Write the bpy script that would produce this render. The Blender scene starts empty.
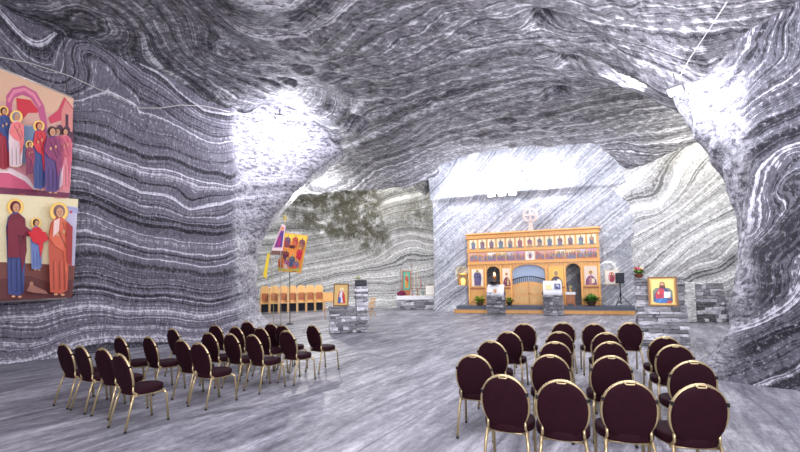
import bpy, math, random
from mathutils import Vector, noise, Matrix
random.seed(7)
C = bpy.context.scene.collection
sc = bpy.context.scene
R = math.radians
F = 400.0; PITCH = R(3.0); CY = 259.0; HC = 1.8; ROLL = R(1.1)

# ------------------------------------------------------------------ camera
cam = bpy.data.cameras.new('camera'); co = bpy.data.objects.new('camera', cam); C.objects.link(co)
co.location = (0, 0, HC); co.rotation_euler = (Matrix.Rotation(R(90)+PITCH, 3, 'X') @ Matrix.Rotation(-ROLL, 3, 'Z')).to_euler()
cam.sensor_width = 36; cam.lens = 36*F/800; cam.shift_y = (CY-226)/800
cam.clip_start = .05; cam.clip_end = 200
sc.camera = co

def ray(px, py):
    u = (px-400)/F; v = (CY-py)/F
    u, v = u*math.cos(ROLL)+v*math.sin(ROLL), -u*math.sin(ROLL)+v*math.cos(ROLL)
    return Vector((u, math.cos(PITCH)-v*math.sin(PITCH), math.sin(PITCH)+v*math.cos(PITCH)))
def at(px, py, Y):
    d = ray(px, py); return Vector((0, 0, HC)) + d*(Y/d.y)
def onfloor(px, py, z=0):
    d = ray(px, py); return Vector((0, 0, HC)) + d*((z-HC)/d.z)
def onplane(px, py, P, N):
    d = ray(px, py); o = Vector((0, 0, HC)); return o + d*((P-o).dot(N)/d.dot(N))

# ------------------------------------------------------------------ materials
def new_mat(name):
    m = bpy.data.materials.new(name); m.use_nodes = True
    nt = m.node_tree; b = nt.nodes['Principled BSDF']
    return m, nt, b
def nd(nt, kind, **kw):
    n = nt.nodes.new(kind)
    for k, v in kw.items():
        if k in ('operation', 'noise_dimensions', 'blend_type', 'data_type', 'attribute_name', 'feature', 'noise_type', 'distance', 'wave_type'): setattr(n, k, v)
        else: n.inputs[k.replace('_', ' ')].default_value = v
    return n
def mth(nt, op, a, b=None, clamp=False):
    n = nt.nodes.new('ShaderNodeMath'); n.operation = op; n.use_clamp = clamp
    for i, x in enumerate((a, b)):
        if x is None: continue
        if hasattr(x, 'is_linked'): nt.links.new(x, n.inputs[i])
        else: n.inputs[i].default_value = x
    return n.outputs[0]
def ramp(nt, fac, stops):
    n = nt.nodes.new('ShaderNodeValToRGB'); nt.links.new(fac, n.inputs[0]); e = n.color_ramp.elements
    while len(e) < len(stops): e.new(.5)
    for el, (p, c) in zip(e, stops):
        el.position = p; el.color = (c[0], c[1], c[2], 1) if hasattr(c, '__len__') else (c, c, c, 1)
    return n.outputs[0]
def mix(nt, fac, a, b, mode='MIX'):
    n = nt.nodes.new('ShaderNodeMix'); n.data_type = 'RGBA'; n.blend_type = mode; n.clamp_factor = True
    for i, x in ((0, fac), (6, a), (7, b)):
        if hasattr(x, 'is_linked'): nt.links.new(x, n.inputs[i])
        else: n.inputs[i].default_value = (x[0], x[1], x[2], 1) if hasattr(x, '__len__') else x
    return n.outputs[2]
def pos(nt, scale=(1, 1, 1), rot=(0, 0, 0)):
    g = nt.nodes.new('ShaderNodeNewGeometry'); m = nt.nodes.new('ShaderNodeMapping')
    m.inputs['Scale'].default_value = scale; m.inputs['Rotation'].default_value = rot
    nt.links.new(g.outputs['Position'], m.inputs['Vector']); return m.outputs[0]
def noise3(nt, vec, scale, detail=3, rough=.5, dist=0):
    n = nt.nodes.new('ShaderNodeTexNoise'); n.inputs['Scale'].default_value = scale; n.inputs['Detail'].default_value = detail
    n.inputs['Roughness'].default_value = rough; n.inputs['Distortion'].default_value = dist
    if vec: nt.links.new(vec, n.inputs['Vector'])
    return n.outputs[0]
def noise1(nt, w, scale, detail=4, rough=.6):
    n = nt.nodes.new('ShaderNodeTexNoise'); n.noise_dimensions = '1D'; n.inputs['Scale'].default_value = scale
    n.inputs['Detail'].default_value = detail; n.inputs['Roughness'].default_value = rough
    nt.links.new(w, n.inputs['W']); return n.outputs[0]
def bump(nt, b, h, strength, dist):
    n = nt.nodes.new('ShaderNodeBump'); n.inputs['Strength'].default_value = strength; n.inputs['Distance'].default_value = dist
    nt.links.new(h, n.inputs['Height']); nt.links.new(n.outputs[0], b.inputs['Normal'])

def rock(name, freq, dark, mid, light, warp=.25, fine=.5, lo=.36, hi=.64, chisel=(3, 3, 1), chs=6, bstr=.6, bdist=.06, dirt=(.10, .09, .05), grain=.35):
    m, nt, b = new_mat(name)
    a = nt.nodes.new('ShaderNodeAttribute'); a.attribute_name = 'strata'
    p = pos(nt)
    n0 = noise3(nt, p, .7, 3, .55); n1 = noise3(nt, p, 5, 3, .6)
    w = mth(nt, 'ADD', a.outputs['Fac'], mth(nt, 'MULTIPLY', mth(nt, 'SUBTRACT', n0, .5), warp*2))
    w = mth(nt, 'ADD', w, mth(nt, 'MULTIPLY', mth(nt, 'SUBTRACT', n1, .5), warp*.22))
    big = noise1(nt, w, freq, 2, .5); small = noise1(nt, w, freq*6.3, 4, .75)
    mixv = mth(nt, 'ADD', mth(nt, 'MULTIPLY', big, 1-fine), mth(nt, 'MULTIPLY', small, fine))
    ch = noise3(nt, pos(nt, chisel), chs, 4, .65)
    h = mth(nt, 'ADD', mixv, mth(nt, 'MULTIPLY', mth(nt, 'SUBTRACT', ch, .5), grain))
    mc = (lo+hi)/2
    col = ramp(nt, h, [(0, dark), (lo, dark), (mc-.03, mid), (mc+.05, mid), (hi, light), (1, light)])
    d = nt.nodes.new('ShaderNodeAttribute'); d.attribute_name = 'dirt'
    dn = noise3(nt, p, 1.4, 5, .75, .3)
    df = mth(nt, 'MULTIPLY', d.outputs['Fac'], ramp(nt, dn, [(.34, 0), (.54, 1)]))
    col = mix(nt, df, col, dirt)
    gr = noise3(nt, pos(nt, (chisel[0]**.5, chisel[1]**.5, chisel[2]**.5)), 9, 5, .8)
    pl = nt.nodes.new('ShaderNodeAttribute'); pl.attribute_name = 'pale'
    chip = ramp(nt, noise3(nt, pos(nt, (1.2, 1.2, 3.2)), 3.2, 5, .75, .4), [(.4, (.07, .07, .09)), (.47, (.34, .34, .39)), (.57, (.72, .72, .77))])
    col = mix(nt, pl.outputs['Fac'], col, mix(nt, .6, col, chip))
    col = mix(nt, pl.outputs['Fac'], col, chip) if False else col
    col = mix(nt, 1.0, col, ramp(nt, gr, [(.32, .5), (.5, 1.0), (.66, 1.0)]), 'MULTIPLY')
    col = mix(nt, ramp(nt, gr, [(.56, 0), (.68, .55)]), col, light)
    nt.links.new(col, b.inputs['Base Color'])
    b.inputs['Roughness'].default_value = .62; b.inputs['Specular IOR Level'].default_value = .35
    bh = mth(nt, 'ADD', mth(nt, 'ADD', mth(nt, 'MULTIPLY', mixv, .5), ch), mth(nt, 'MULTIPLY', gr, .5))
    bump(nt, b, bh, bstr, bdist)
    return m

M = {}
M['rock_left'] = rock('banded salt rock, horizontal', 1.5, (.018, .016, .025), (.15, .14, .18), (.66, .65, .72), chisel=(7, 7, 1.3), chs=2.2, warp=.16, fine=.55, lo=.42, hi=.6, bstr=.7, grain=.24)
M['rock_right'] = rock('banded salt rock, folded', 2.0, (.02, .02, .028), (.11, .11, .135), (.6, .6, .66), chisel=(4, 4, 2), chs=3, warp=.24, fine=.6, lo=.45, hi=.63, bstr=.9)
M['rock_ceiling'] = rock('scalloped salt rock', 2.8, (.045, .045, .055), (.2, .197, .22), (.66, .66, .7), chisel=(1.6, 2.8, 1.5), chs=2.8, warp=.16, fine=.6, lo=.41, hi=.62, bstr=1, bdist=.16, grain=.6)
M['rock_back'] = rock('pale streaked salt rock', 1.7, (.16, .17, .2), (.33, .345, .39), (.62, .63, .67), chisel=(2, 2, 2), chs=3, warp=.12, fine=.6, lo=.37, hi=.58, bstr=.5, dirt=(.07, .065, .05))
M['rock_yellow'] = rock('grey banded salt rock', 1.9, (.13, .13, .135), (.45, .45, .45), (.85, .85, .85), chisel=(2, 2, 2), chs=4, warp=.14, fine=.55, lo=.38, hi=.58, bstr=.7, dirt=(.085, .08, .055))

def colmat(name, rough=.6, metal=0, sheen=0, nscale=30, namt=.12, bstr=0, emit=0):
    """material whose base colour is the object's own colour attribute, with a little grain"""
    m, nt, b = new_mat(name)
    a = nt.nodes.new('ShaderNodeAttribute'); a.attribute_name = 'Col'
    tc = nt.nodes.new('ShaderNodeTexCoord')
    n = noise3(nt, tc.outputs['Object'], nscale, 3, .6)
    k = mth(nt, 'ADD', mth(nt, 'MULTIPLY', n, namt*2), 1-namt)
    col = mix(nt, 1.0, a.outputs['Color'], k, 'MULTIPLY')
    nt.links.new(col, b.inputs['Base Color'])
    b.inputs['Roughness'].default_value = rough; b.inputs['Metallic'].default_value = metal
    if 'velvet' in name: b.inputs['Specular IOR Level'].default_value = .12
    if sheen:
        b.inputs['Sheen Weight'].default_value = sheen; b.inputs['Sheen Roughness'].default_value = .35
        b.inputs['Sheen Tint'].default_value = (.6, .3, .45, 1)
    if bstr: bump(nt, b, n, bstr, .01)
    if emit:
        nt.links.new(a.outputs['Color'], b.inputs['Emission Color']); b.inputs['Emission Strength'].default_value = emit
    return m
M['paint'] = colmat('painted surface', .55)
M['gloss'] = colmat('glazed surface', .2)
M['velvet'] = colmat('burgundy velvet', .75, sheen=.03, nscale=14, namt=.3, bstr=.15)
M['gold'] = colmat('gold painted metal', .38, .75, nscale=20)
M['metal'] = colmat('dark metal', .4, .6)
M['cloth'] = colmat('woven cloth', .85, nscale=60, bstr=.2)
M['leaf'] = colmat('leaf', .55, nscale=25, namt=.25)
M['glow'] = colmat('lamp glass', .4, emit=14)
M['soft_glow'] = colmat('warm lamp glass', .4, emit=3)
def woodmat(name, c1, c2):
    m, nt, b = new_mat(name); tc = nt.nodes.new('ShaderNodeTexCoord')
    mp = nt.nodes.new('ShaderNodeMapping'); mp.inputs['Scale'].default_value = (9, 9, 1.2)
    nt.links.new(tc.outputs['Object'], mp.inputs['Vector'])
    n = noise3(nt, mp.outputs[0], 2.5, 4, .6, 1.2)
    nt.links.new(ramp(nt, n, [(.3, c1), (.7, c2)]), b.inputs['Base Color']); b.inputs['Roughness'].default_value = .45
    bump(nt, b, n, .15, .01); return m
M['wood'] = woodmat('varnished pine', (.62, .28, .07), (.86, .48, .16))
M['wood_red'] = woodmat('reddish wood', (.3, .09, .03), (.45, .16, .06))
M['wood_dark'] = woodmat('dark wood', (.07, .03, .015), (.14, .06, .03))
M['wood_pale'] = woodmat('pale beech', (.6, .33, .11), (.8, .5, .2))
def stonemat():
    m, nt, b = new_mat('broken salt stone')
    a = nt.nodes.new('ShaderNodeAttribute'); a.attribute_name = 'Col'
    p = pos(nt, (1, 1, 2.6)); n = noise3(nt, p, 6, 5, .7, .6)
    r = ramp(nt, n, [(.3, .35), (.5, .85), (.68, 1.5)])
    nt.links.new(mix(nt, 1.0, a.outputs['Color'], r, 'MULTIPLY'), b.inputs['Base Color'])
    b.inputs['Roughness'].default_value = .65; bump(nt, b, n, .8, .03); return m
M['stone'] = stonemat()
def floormat():
    m, nt, b = new_mat('worn salt floor')
    an = R(-58)
    p = pos(nt, (1, 1, 1), (0, 0, an)); g = pos(nt)
    st = nt.nodes.new('ShaderNodeMapping'); st.inputs['Scale'].default_value = (.3, 1.1, 1); nt.links.new(p, st.inputs['Vector'])
    n1 = noise3(nt, st.outputs[0], 1.6, 6, .68, .9)
    st2 = nt.nodes.new('ShaderNodeMapping'); st2.inputs['Scale'].default_value = (.7, 5, 1); st2.inputs['Rotation'].default_value = (0, 0, .12); nt.links.new(p, st2.inputs['Vector'])
    n2 = noise3(nt, st2.outputs[0], 1.5, 4, .7, .5)
    n3 = noise3(nt, g, .35, 3, .5)
    n4 = noise3(nt, g, 9, 5, .75)
    h = mth(nt, 'ADD', mth(nt, 'MULTIPLY', n1, .5), mth(nt, 'MULTIPLY', n2, .3))
    n5 = noise3(nt, st2.outputs[0], 9, 5, .8, .3)
    h = mth(nt, 'ADD', h, mth(nt, 'MULTIPLY', n4, .2)); h = mth(nt, 'ADD', h, mth(nt, 'MULTIPLY', mth(nt, 'SUBTRACT', n5, .5), .22))
    col = ramp(nt, h, [(.36, (.05, .05, .065)), (.45, (.14, .14, .17)), (.52, (.25, .25, .285)), (.62, (.55, .55, .6))])
    # long curved cracks and wheel marks
    v = nt.nodes.new('ShaderNodeTexNoise'); v.inputs['Scale'].default_value = .28; v.inputs['Detail'].default_value = 1; v.inputs['Distortion'].default_value = .6
    nt.links.new(st.outputs[0], v.inputs['Vector'])
    ln = mth(nt, 'ABSOLUTE', mth(nt, 'SUBTRACT', mth(nt, 'FRACT', mth(nt, 'MULTIPLY', v.outputs[0], 9)), .5))
    crack = ramp(nt, ln, [(0, 1), (.02, .8), (.05, 0)])
    crack = mth(nt, 'MULTIPLY', crack, ramp(nt, n3, [(.38, 0), (.5, .8)]))
    col = mix(nt, crack, col, (.05, .05, .065))
    col = mix(nt, ramp(nt, n3, [(.4, 0), (.65, .35)]), col, (.34, .34, .38))
    nt.links.new(col, b.inputs['Base Color'])
    nt.links.new(ramp(nt, h, [(.4, .62), (.6, .38)]), b.inputs['Roughness'])
    b.inputs['Specular IOR Level'].default_value = .5
    bump(nt, b, h, .5, .05); return m
M['floor'] = floormat()

# ------------------------------------------------------------------ helpers
def empty(name, loc, rz=0, label=None, cat=None, group=None):
    o = bpy.data.objects.new(name, None); C.objects.link(o); o.location = loc; o.rotation_euler = (0, 0, rz)
    o.empty_display_size = .1
    tag(o, label, cat, group); return o
def tag(o, label=None, cat=None, group=None, kind=None):
    for k, v in (('label', label), ('category', cat), ('group', group), ('kind', kind)):
        if v: o[k] = v
    return o
class MB:
    def __init__(s): s.v = []; s.f = []; s.c = []; s.sm = []; s.layer = 0
    def add(s, vs, fs, col, smooth=False):
        n = len(s.v); s.v += [tuple(v) for v in vs]
        for f in fs: s.f.append([n+i for i in f]); s.c.append(col); s.sm.append(smooth)
    def box(s, x0, x1, y0, y1, z0, z1, col=(.5, .5, .5), T=None):
        vs = [Vector((x, y, z)) for z in (z0, z1) for y in (y0, y1) for x in (x0, x1)]
        if T: vs = [T @ v for v in vs]
        s.add(vs, [(0, 2, 3, 1), (4, 5, 7, 6), (0, 1, 5, 4), (2, 6, 7, 3), (0, 4, 6, 2), (1, 3, 7, 5)], col)
    def prism(s, pts, y0, y1, col, smooth=False):
        """closed outline in xz extruded along y"""
        n = len(pts); vs = [(x, y0, z) for x, z in pts]+[(x, y1, z) for x, z in pts]
        fs = [list(range(n)), list(range(2*n-1, n-1, -1))]+[(i, n+i, n+(i+1) % n, (i+1) % n) for i in range(n)]
        s.add(vs, fs, col, smooth)
    def tube(s, pts, r, col, n=8, closed=False, rs=None):
        pts = [Vector(p) for p in pts]; m = len(pts); rings = []
        up = None
        for i, p in enumerate(pts):
            a = pts[(i-1) % m] if closed or i else pts[0]; b2 = pts[(i+1) % m] if closed or i < m-1 else pts[-1]
            t = (b2-a).normalized()
            if up is None: up = Vector((0, 0, 1)) if abs(t.z) < .9 else Vector((0, 1, 0))
            u = t.cross(up).normalized(); w = u.cross(t); up = w
            rr = rs[i] if rs else r
            rings.append([p+(u*math.cos(2*math.pi*k/n)+w*math.sin(2*math.pi*k/n))*rr for k in range(n)])
        vs = [v for ring in rings for v in ring]; fs = []
        for i in range(m if closed else m-1):
            j = (i+1) % m
            for k in range(n): fs.append((i*n+k, i*n+(k+1) % n, j*n+(k+1) % n, j*n+k))
        if not closed: fs += [list(range(n-1, -1, -1)), [(m-1)*n+k for k in range(n)]]
        s.add(vs, fs, col, True)
    def lathe(s, prof, col, n=16, c=(0, 0, 0)):
        vs = []; fs = []
        for r, z in prof:
            for k in range(n): vs.append((c[0]+r*math.cos(2*math.pi*k/n), c[1]+r*math.sin(2*math.pi*k/n), c[2]+z))
        for i in range(len(prof)-1):
            for k in range(n): fs.append((i*n+k, i*n+(k+1) % n, (i+1)*n+(k+1) % n, (i+1)*n+k))
        fs += [list(range(n-1, -1, -1)), [(len(prof)-1)*n+k for k in range(n)]]
        s.add(vs, fs, col, True)
    def build(s, name, mat, parent=None, bevel=0):
        me = bpy.data.meshes.new(name); me.from_pydata(s.v, [], s.f); me.update()
        ca = me.color_attributes.new('Col', 'FLOAT_COLOR', 'CORNER'); i = 0
        me.polygons.foreach_set('use_smooth', s.sm)
        for p, c in zip(me.polygons, s.c):
            for _ in p.loop_indices: ca.data[i].color = (c[0], c[1], c[2], 1); i += 1
        me.materials.append(mat)
        o = bpy.data.objects.new(name, me); C.objects.link(o)
        if parent: o.parent = parent
        if bevel:
            md = o.modifiers.new('bevel', 'BEVEL'); md.width = bevel; md.segments = 2; md.limit_method = 'ANGLE'
        return o
def copy_tree(o, parent=None):
    kids = list(o.children)
    c = o.copy(); C.objects.link(c)
    if parent: c.parent = parent
    for k in kids: copy_tree(k, c)
    return c
def rgb(r, g, b):
    f = lambda x: (x/255/12.92 if x/255 <= .04045 else ((x/255+.055)/1.055)**2.4)
    return (f(r), f(g), f(b))

# painting on a flat printed panel ------------------------------------------------
class Canvas(MB):
    """flat print: colour shapes laid in thin ink layers on one sheet"""
    def __init__(s, fn, step=.0015, out=Vector((0, -1, 0))): super().__init__(); s.fn = fn; s.step = step; s.k = 0; s.out = out
    def poly(s, pts, col):
        s.k += 1; vs = [s.fn(*p)+s.out*s.step*s.k for p in pts]
        s.add(vs, [list(range(len(vs)))], col)
    def ell(s, x, y, rx, ry, col, n=14): s.poly([(x+rx*math.cos(2*math.pi*i/n), y+ry*math.sin(2*math.pi*i/n)) for i in range(n)], col)
    def rect(s, x0, y0, x1, y1, col): s.poly([(x0, y0), (x1, y0), (x1, y1), (x0, y1)], col)
    def fig(s, x, top, bot, w, robe, mantle, hair=rgb(60, 30, 25), halo=rgb(225, 185, 95), skin=rgb(205, 150, 110), lean=0, feet=True, simple=False):
        """standing robed figure; y grows downwards, head top at `top`, feet at `bot`"""
        H = bot-top; hr = min(abs(H)*.075, w*.24); sg = 1 if H > 0 else -1
        hy = top+sg*hr*1.25
        if halo: s.ell(x, hy, hr*1.75, hr*1.75, halo); 
        if halo and not simple: s.ell(x, hy, hr*1.6, hr*1.6, tuple(min(1, c*1.25) for c in halo))
        s.ell(x, hy-sg*hr*.1, hr*1.1, hr*1.2, hair)
        sy = hy+sg*hr*1.35
        s.poly([(x-hr*.5, sy-sg*hr*.4), (x+hr*.5, sy-sg*hr*.4), (x+w*.42, sy+sg*hr*.7), (x+w*.5+lean, sy+H*.32), (x+w*.4+lean, bot-H*.04), (x+w*.12+lean, bot), (x-w*.36+lean, bot-H*.02), (x-w*.42+lean, sy+H*.35), (x-w*.46, sy+H*.14), (x-w*.36, sy+sg*hr*.6)], robe)
        dk = tuple(c*.55 for c in robe); lt = tuple(min(1, c*1.5+.03) for c in robe)
        if not simple:
            for q in (-.24, .02, .24):
                s.poly([(x+w*q+lean, sy+H*.5), (x+w*(q+.05)+lean, sy+H*.45), (x+w*(q+.07)+lean, bot-H*.05), (x+w*(q+.01)+lean, bot-H*.04)], dk)
                s.poly([(x+w*(q+.1)+lean, sy+H*.48), (x+w*(q+.13)+lean, sy+H*.48), (x+w*(q+.15)+lean, bot-H*.07)], lt)
        s.poly([(x-w*.3, sy+sg*hr*.2), (x+w*.12, sy-sg*hr*.2), (x+w*.45, sy+sg*hr*.9), (x+w*.52+lean, sy+H*.38), (x+w*.3+lean, sy+H*.62), (x+w*.18, sy+H*.36), (x-w*.2, sy+H*.3), (x-w*.47, sy+H*.2)], mantle)
        if not simple:
            md = tuple(c*.5 for c in mantle)
            s.poly([(x-w*.2, sy+H*.06), (x-w*.15, sy+H*.05), (x+w*.3, sy+H*.3), (x+w*.26, sy+H*.33)], md)
            s.poly([(x+w*.1, sy+H*.02), (x+w*.14, sy+H*.02), (x+w*.4, sy+H*.26), (x+w*.37, sy+H*.28)], md)
        s.ell(x, hy+sg*hr*.12, hr*.68, hr*.88, skin)
        if not simple:
            for e in (-.27, .27): s.ell(x+hr*e, hy, hr*.13, hr*.07, (.02, .01, .01), 6)
            s.poly([(x-hr*.05, hy), (x+hr*.06, hy), (x+hr*.1, hy+sg*hr*.33), (x-hr*.1, hy+sg*hr*.33)], tuple(c*.7 for c in skin))
            s.ell(x, hy+sg*hr*.5, hr*.2, hr*.06, rgb(120, 50, 45), 6)
        s.ell(x-w*.12, sy+H*.17, w*.07, abs(H)*.025, skin, 8); s.ell(x+w*.16, sy+H*.14, w*.07, abs(H)*.025, skin, 8)
        if feet and not simple:
            s.ell(x-w*.15+lean, bot+H*.005, w*.1, abs(H)*.012, skin, 8); s.ell(x+w*.15+lean, bot+H*.01, w*.1, abs(H)*.012, skin, 8)

# ------------------------------------------------------------------ where the altar screen stands
ICX, ICY, ICR = 6.84, 21.0, R(-20)
EX = Vector((math.cos(ICR), math.sin(ICR), 0)); EN = Vector((-math.sin(ICR), math.cos(ICR), 0)) # along the screen, and away behind it
IC = Vector((ICX, ICY, 0))
def P(x, y=0, z=0): return IC + EX*x + EN*y + Vector((0, 0, z))
def sloc(px, y=0):
    """local x on the screen's plane offset y that the image column px meets"""
    r = (px-400)/F; c = IC+EN*y
    return (r*c.y-c.x)/(EX.x-r*EX.y)
def szz(px, py, y=0):
    x = sloc(px, y); return at(px, py, P(x, y).y).z

# ------------------------------------------------------------------ the cave
def fbm(p, s, o=4):
    return noise.fractal(Vector(p)*s, .9, 2.1, o, noise_basis='PERLIN_ORIGINAL')
def sst(a, b, x):
    t = max(0, min(1, (x-a)/(b-a))); return t*t*(3-2*t)
def grid_mesh(name, rows, mat, strata, dirt=None, flip=False, kind='structure', pale=None):
    nr, nc = len(rows), len(rows[0]); vs = [v for r in rows for v in r]
    fs = [(i*nc+j, i*nc+j+1, (i+1)*nc+j+1, (i+1)*nc+j) if not flip else (i*nc+j, (i+1)*nc+j, (i+1)*nc+j+1, i*nc+j+1) for i in range(nr-1) for j in range(nc-1)]
    me = bpy.data.meshes.new(name); me.from_pydata([tuple(v) for v in vs], [], fs); me.update()
    a = me.attributes.new('strata', 'FLOAT', 'POINT'); a.data.foreach_set('value', strata)
    d = me.attributes.new('dirt', 'FLOAT', 'POINT'); d.data.foreach_set('value', dirt or [0.0]*len(vs))
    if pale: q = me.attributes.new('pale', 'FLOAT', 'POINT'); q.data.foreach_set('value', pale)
    me.polygons.foreach_set('use_smooth', [True]*len(fs)); me.materials.append(mat)
    o = bpy.data.objects.new(name, me); C.objects.link(o); o['kind'] = kind; return o
def gsum(p, gs):
    return sum(A*math.exp(-(p-c).length_squared/(r*r)) for c, r, A in gs)
def chaikin(pts, n=2):
    for _ in range(n):
        q = [pts[0]]
        for a, b in zip(pts, pts[1:]): q += [a.lerp(b, .25), a.lerp(b, .75)]
        pts = q+[pts[-1]]
    return pts
def resample(pts, step):
    out = [pts[0]]; acc = 0
    for a, b in zip(pts, pts[1:]):
        L = (b-a).length; t = step-acc
        while t <= L: out.append(a.lerp(b, t/L)); t += step
        acc = (acc+L) % step
    out.append(pts[-1]); return out
def sweep(name, path, z0, z1, step, side, shape, field, mat, rough=.22, dirt=None, sm=2, fine=.035, pale=None):
    pts = resample(chaikin([Vector((x, y, 0)) for x, y in path], sm), step)
    nz = int((z1-z0)/step); rows = []; st = []; di = []; pa = []
    ns = []
    for i, p in enumerate(pts):
        t = (pts[min(i+3, len(pts)-1)]-pts[max(i-3, 0)]).normalized(); ns.append(Vector((t.y, -t.x, 0))*side)
    for i, p in enumerate(pts):
        row = []
        for k in range(nz+1):
            z = z0+(z1-z0)*k/nz; b = p+Vector((0, 0, z)); n = ns[i]
            q = b + shape(b, n, i*step)
            f = field(b)
            q += n*(rough*fbm(b, .35, 3) + fine*fbm(b, 2.3, 3) + fine*.9*math.sin(f*9+2*fbm(b, .5, 2)))
            row.append(q); st.append(f); di.append(dirt(q) if dirt else 0.0); pa.append(pale(b) if pale else 0.0)
        rows.append(row)
    return grid_mesh(name, rows, mat, st, di, flip=side < 0, pale=pa)
Z = Vector((0, 0, 1)); V0 = Vector((0, 0, 0))

# left wall and the pillar it ends in
def left_shape(b, n, s):
    o = n*(.45*math.exp(-b.z/.45))
    k = sst(14.7, 16.8, b.y) if b.x > -11 else 0
    t = max(0, (b.z-2.4))/4.0
    o += Vector((1, .1, 0))*(k*2.5*t**1.8)
    return o
LG = [(at(137, 80, 12.1), 1.6, -1.0), (at(40, 60, 10.5), 1.2, .8), (at(200, 84, 13.6), .8, .7), (at(85, 48, 11.2), .8, -.9), (at(232, 180, 14.3), .5, .3), (at(188, 205, 13.3), .5, .35)]
def left_field(b):
    a = .5*sst(1.5, 6, b.z)
    f = b.z - (a*.35 if b.y > 12.1 else a)*math.sqrt((b.y-12.1)**2+.05)
    f += .1*math.sin(b.y*1.5)+.05*math.sin(b.y*3.7+1)
    return f+gsum(b, LG)+.25*fbm(b, .3, 2)
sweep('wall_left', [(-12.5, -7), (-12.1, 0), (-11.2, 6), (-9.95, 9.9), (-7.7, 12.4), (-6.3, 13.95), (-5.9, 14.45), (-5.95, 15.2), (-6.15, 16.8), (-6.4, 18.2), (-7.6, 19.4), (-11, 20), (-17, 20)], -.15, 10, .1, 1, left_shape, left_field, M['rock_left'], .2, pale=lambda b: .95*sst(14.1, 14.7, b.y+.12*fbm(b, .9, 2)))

# right pillar and wall
def right_shape(b, n, s):
    k = math.exp(-((b.y-7.6)/1.6)**2) if b.y < 7.6 else math.exp(-((b.y-7.6)/3.5)**2)
    kk = sst(7.0, 8.4, b.y)*(1-sst(10.5, 12, b.y))
    fl = .75*math.exp(-max(b.z, 0)/.55)*k + .2*math.exp(-b.z/.5)
    t = max(0, b.z-2.6)/3.4
    return Vector((-.9, .25, 0))*fl + Vector((-1, .15, 0))*(kk*1.7*math.tanh(1.05*t**1.5))
RG = [(at(775, 165, 6.6), .8, -.75), (at(770, 60, 6.6), .9, .6), (at(790, 260, 6.1), .6, -.5), (at(752, 300, 6.9), .5, .4)]
def right_field(b):
    return b.z*.72+b.y*.78+.1*b.x+gsum(b, RG)+.36*fbm(b, .5, 3)
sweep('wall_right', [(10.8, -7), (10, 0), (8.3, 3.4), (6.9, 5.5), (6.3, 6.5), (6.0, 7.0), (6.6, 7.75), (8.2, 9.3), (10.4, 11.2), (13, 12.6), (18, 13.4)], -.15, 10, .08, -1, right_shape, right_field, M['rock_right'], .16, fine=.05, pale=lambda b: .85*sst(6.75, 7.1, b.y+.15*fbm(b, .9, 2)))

# the chamber's end behind the altar screen, cut back where the sanctuary and the two niches are
nz0, nz1 = 1.42, 2.15
NICHES = [(sloc(461.5, .35), .33), (sloc(607.5, .35), .33)]
def back_shape(b, n, s):
    d = b-IC; x = d.dot(EX); z = b.z
    o = V0.copy()
    if abs(x) < 3.18 and z < 3.9: return EN*2.2
    for nx, hw in NICHES:
        if abs(x-nx) < hw and z > nz0 and z < nz1+math.sqrt(max(0, hw*hw-(x-nx)**2)): return EN*.5
    t = (x+5.2)/10
    o -= EN*(.5*math.exp(-z/.35))*(1 if abs(x) > 3.3 else 0)
    return o
def back_field(b):
    d = b-IC; x = d.dot(EX)
    return b.z*.78 - x*.62 + .12*fbm(b, .5, 2)
def back_sweep():
    name = 'wall_back'; rows = []; st = []; di = []; step = .06
    xs = [-5.3+step*i for i in range(int(10.5/step)+1)]
    for x in xs:
        row = []
        for k in range(int(9.9/step)+1):
            z = -.15+k*step; b = P(x, .38, z); sh = back_shape(b, None, 0)
            q = b+sh
            if sh.length < .4: q -= EN*(.1*fbm(b, .5, 3)+.03*fbm(b, 2.5, 3)+.1 if abs(x) > 3.4 or z > 4.1 else 0)
            if z > 6.2: q -= EN*(.5*sst(6.2, 6.35, z)+1.9*sst(6.3, 9.2, z)**1.5)
            row.append(q); st.append(back_field(b)); di.append(0.0)
        rows.append(row)
    return grid_mesh(name, rows, M['rock_back'], st, di)
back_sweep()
# left end of the chamber behind the stalls
HG = [(at(325, 210, 27), 2.8, 1.8), (at(400, 235, 26.5), 1.8, -1.0), (at(360, 200, 26.5), 1.2, .6)]
def bl_dirt(q):
    a = 1.6*math.exp(-((q-at(322, 200, 27.3)).length/2.7)**2)+1.2*math.exp(-((q-at(352, 192, 27.3)).length/1.8)**2)
    c = 1.2*math.exp(-((q-at(372, 240, 27)).length/1.3)**2) + 1.3*math.exp(-((q-at(352, 218, 27)).length/1.6)**2)
    e = math.exp(-((q-at(415, 215, 26)).length/1.5)**2)
    return min(1, a+c+e)
def bl_shape(b, n, s): return n*(-1.3*math.sin(max(0, min(1, (b.z-.3)/6))*math.pi)*.6 + .4*math.exp(-b.z/.4))
def bl_field(b): return b.z*.95 - .22*b.x + .35*math.sin(b.x*.55+1.0) + gsum(b, HG)+.15*fbm(b, .4, 2)
sweep('wall_back_left', [(-17, 20), (-14.5, 24.5), (-9.6, 27.3), (-4.9, 27.8), (-1.5, 27.0), (.8, 26.5), (2.4, 25.6), (2.7, 24.0), (2.7, 23.2)], -.15, 10, .1, 1, bl_shape, bl_field, M['rock_yellow'], .3, bl_dirt)
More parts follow.
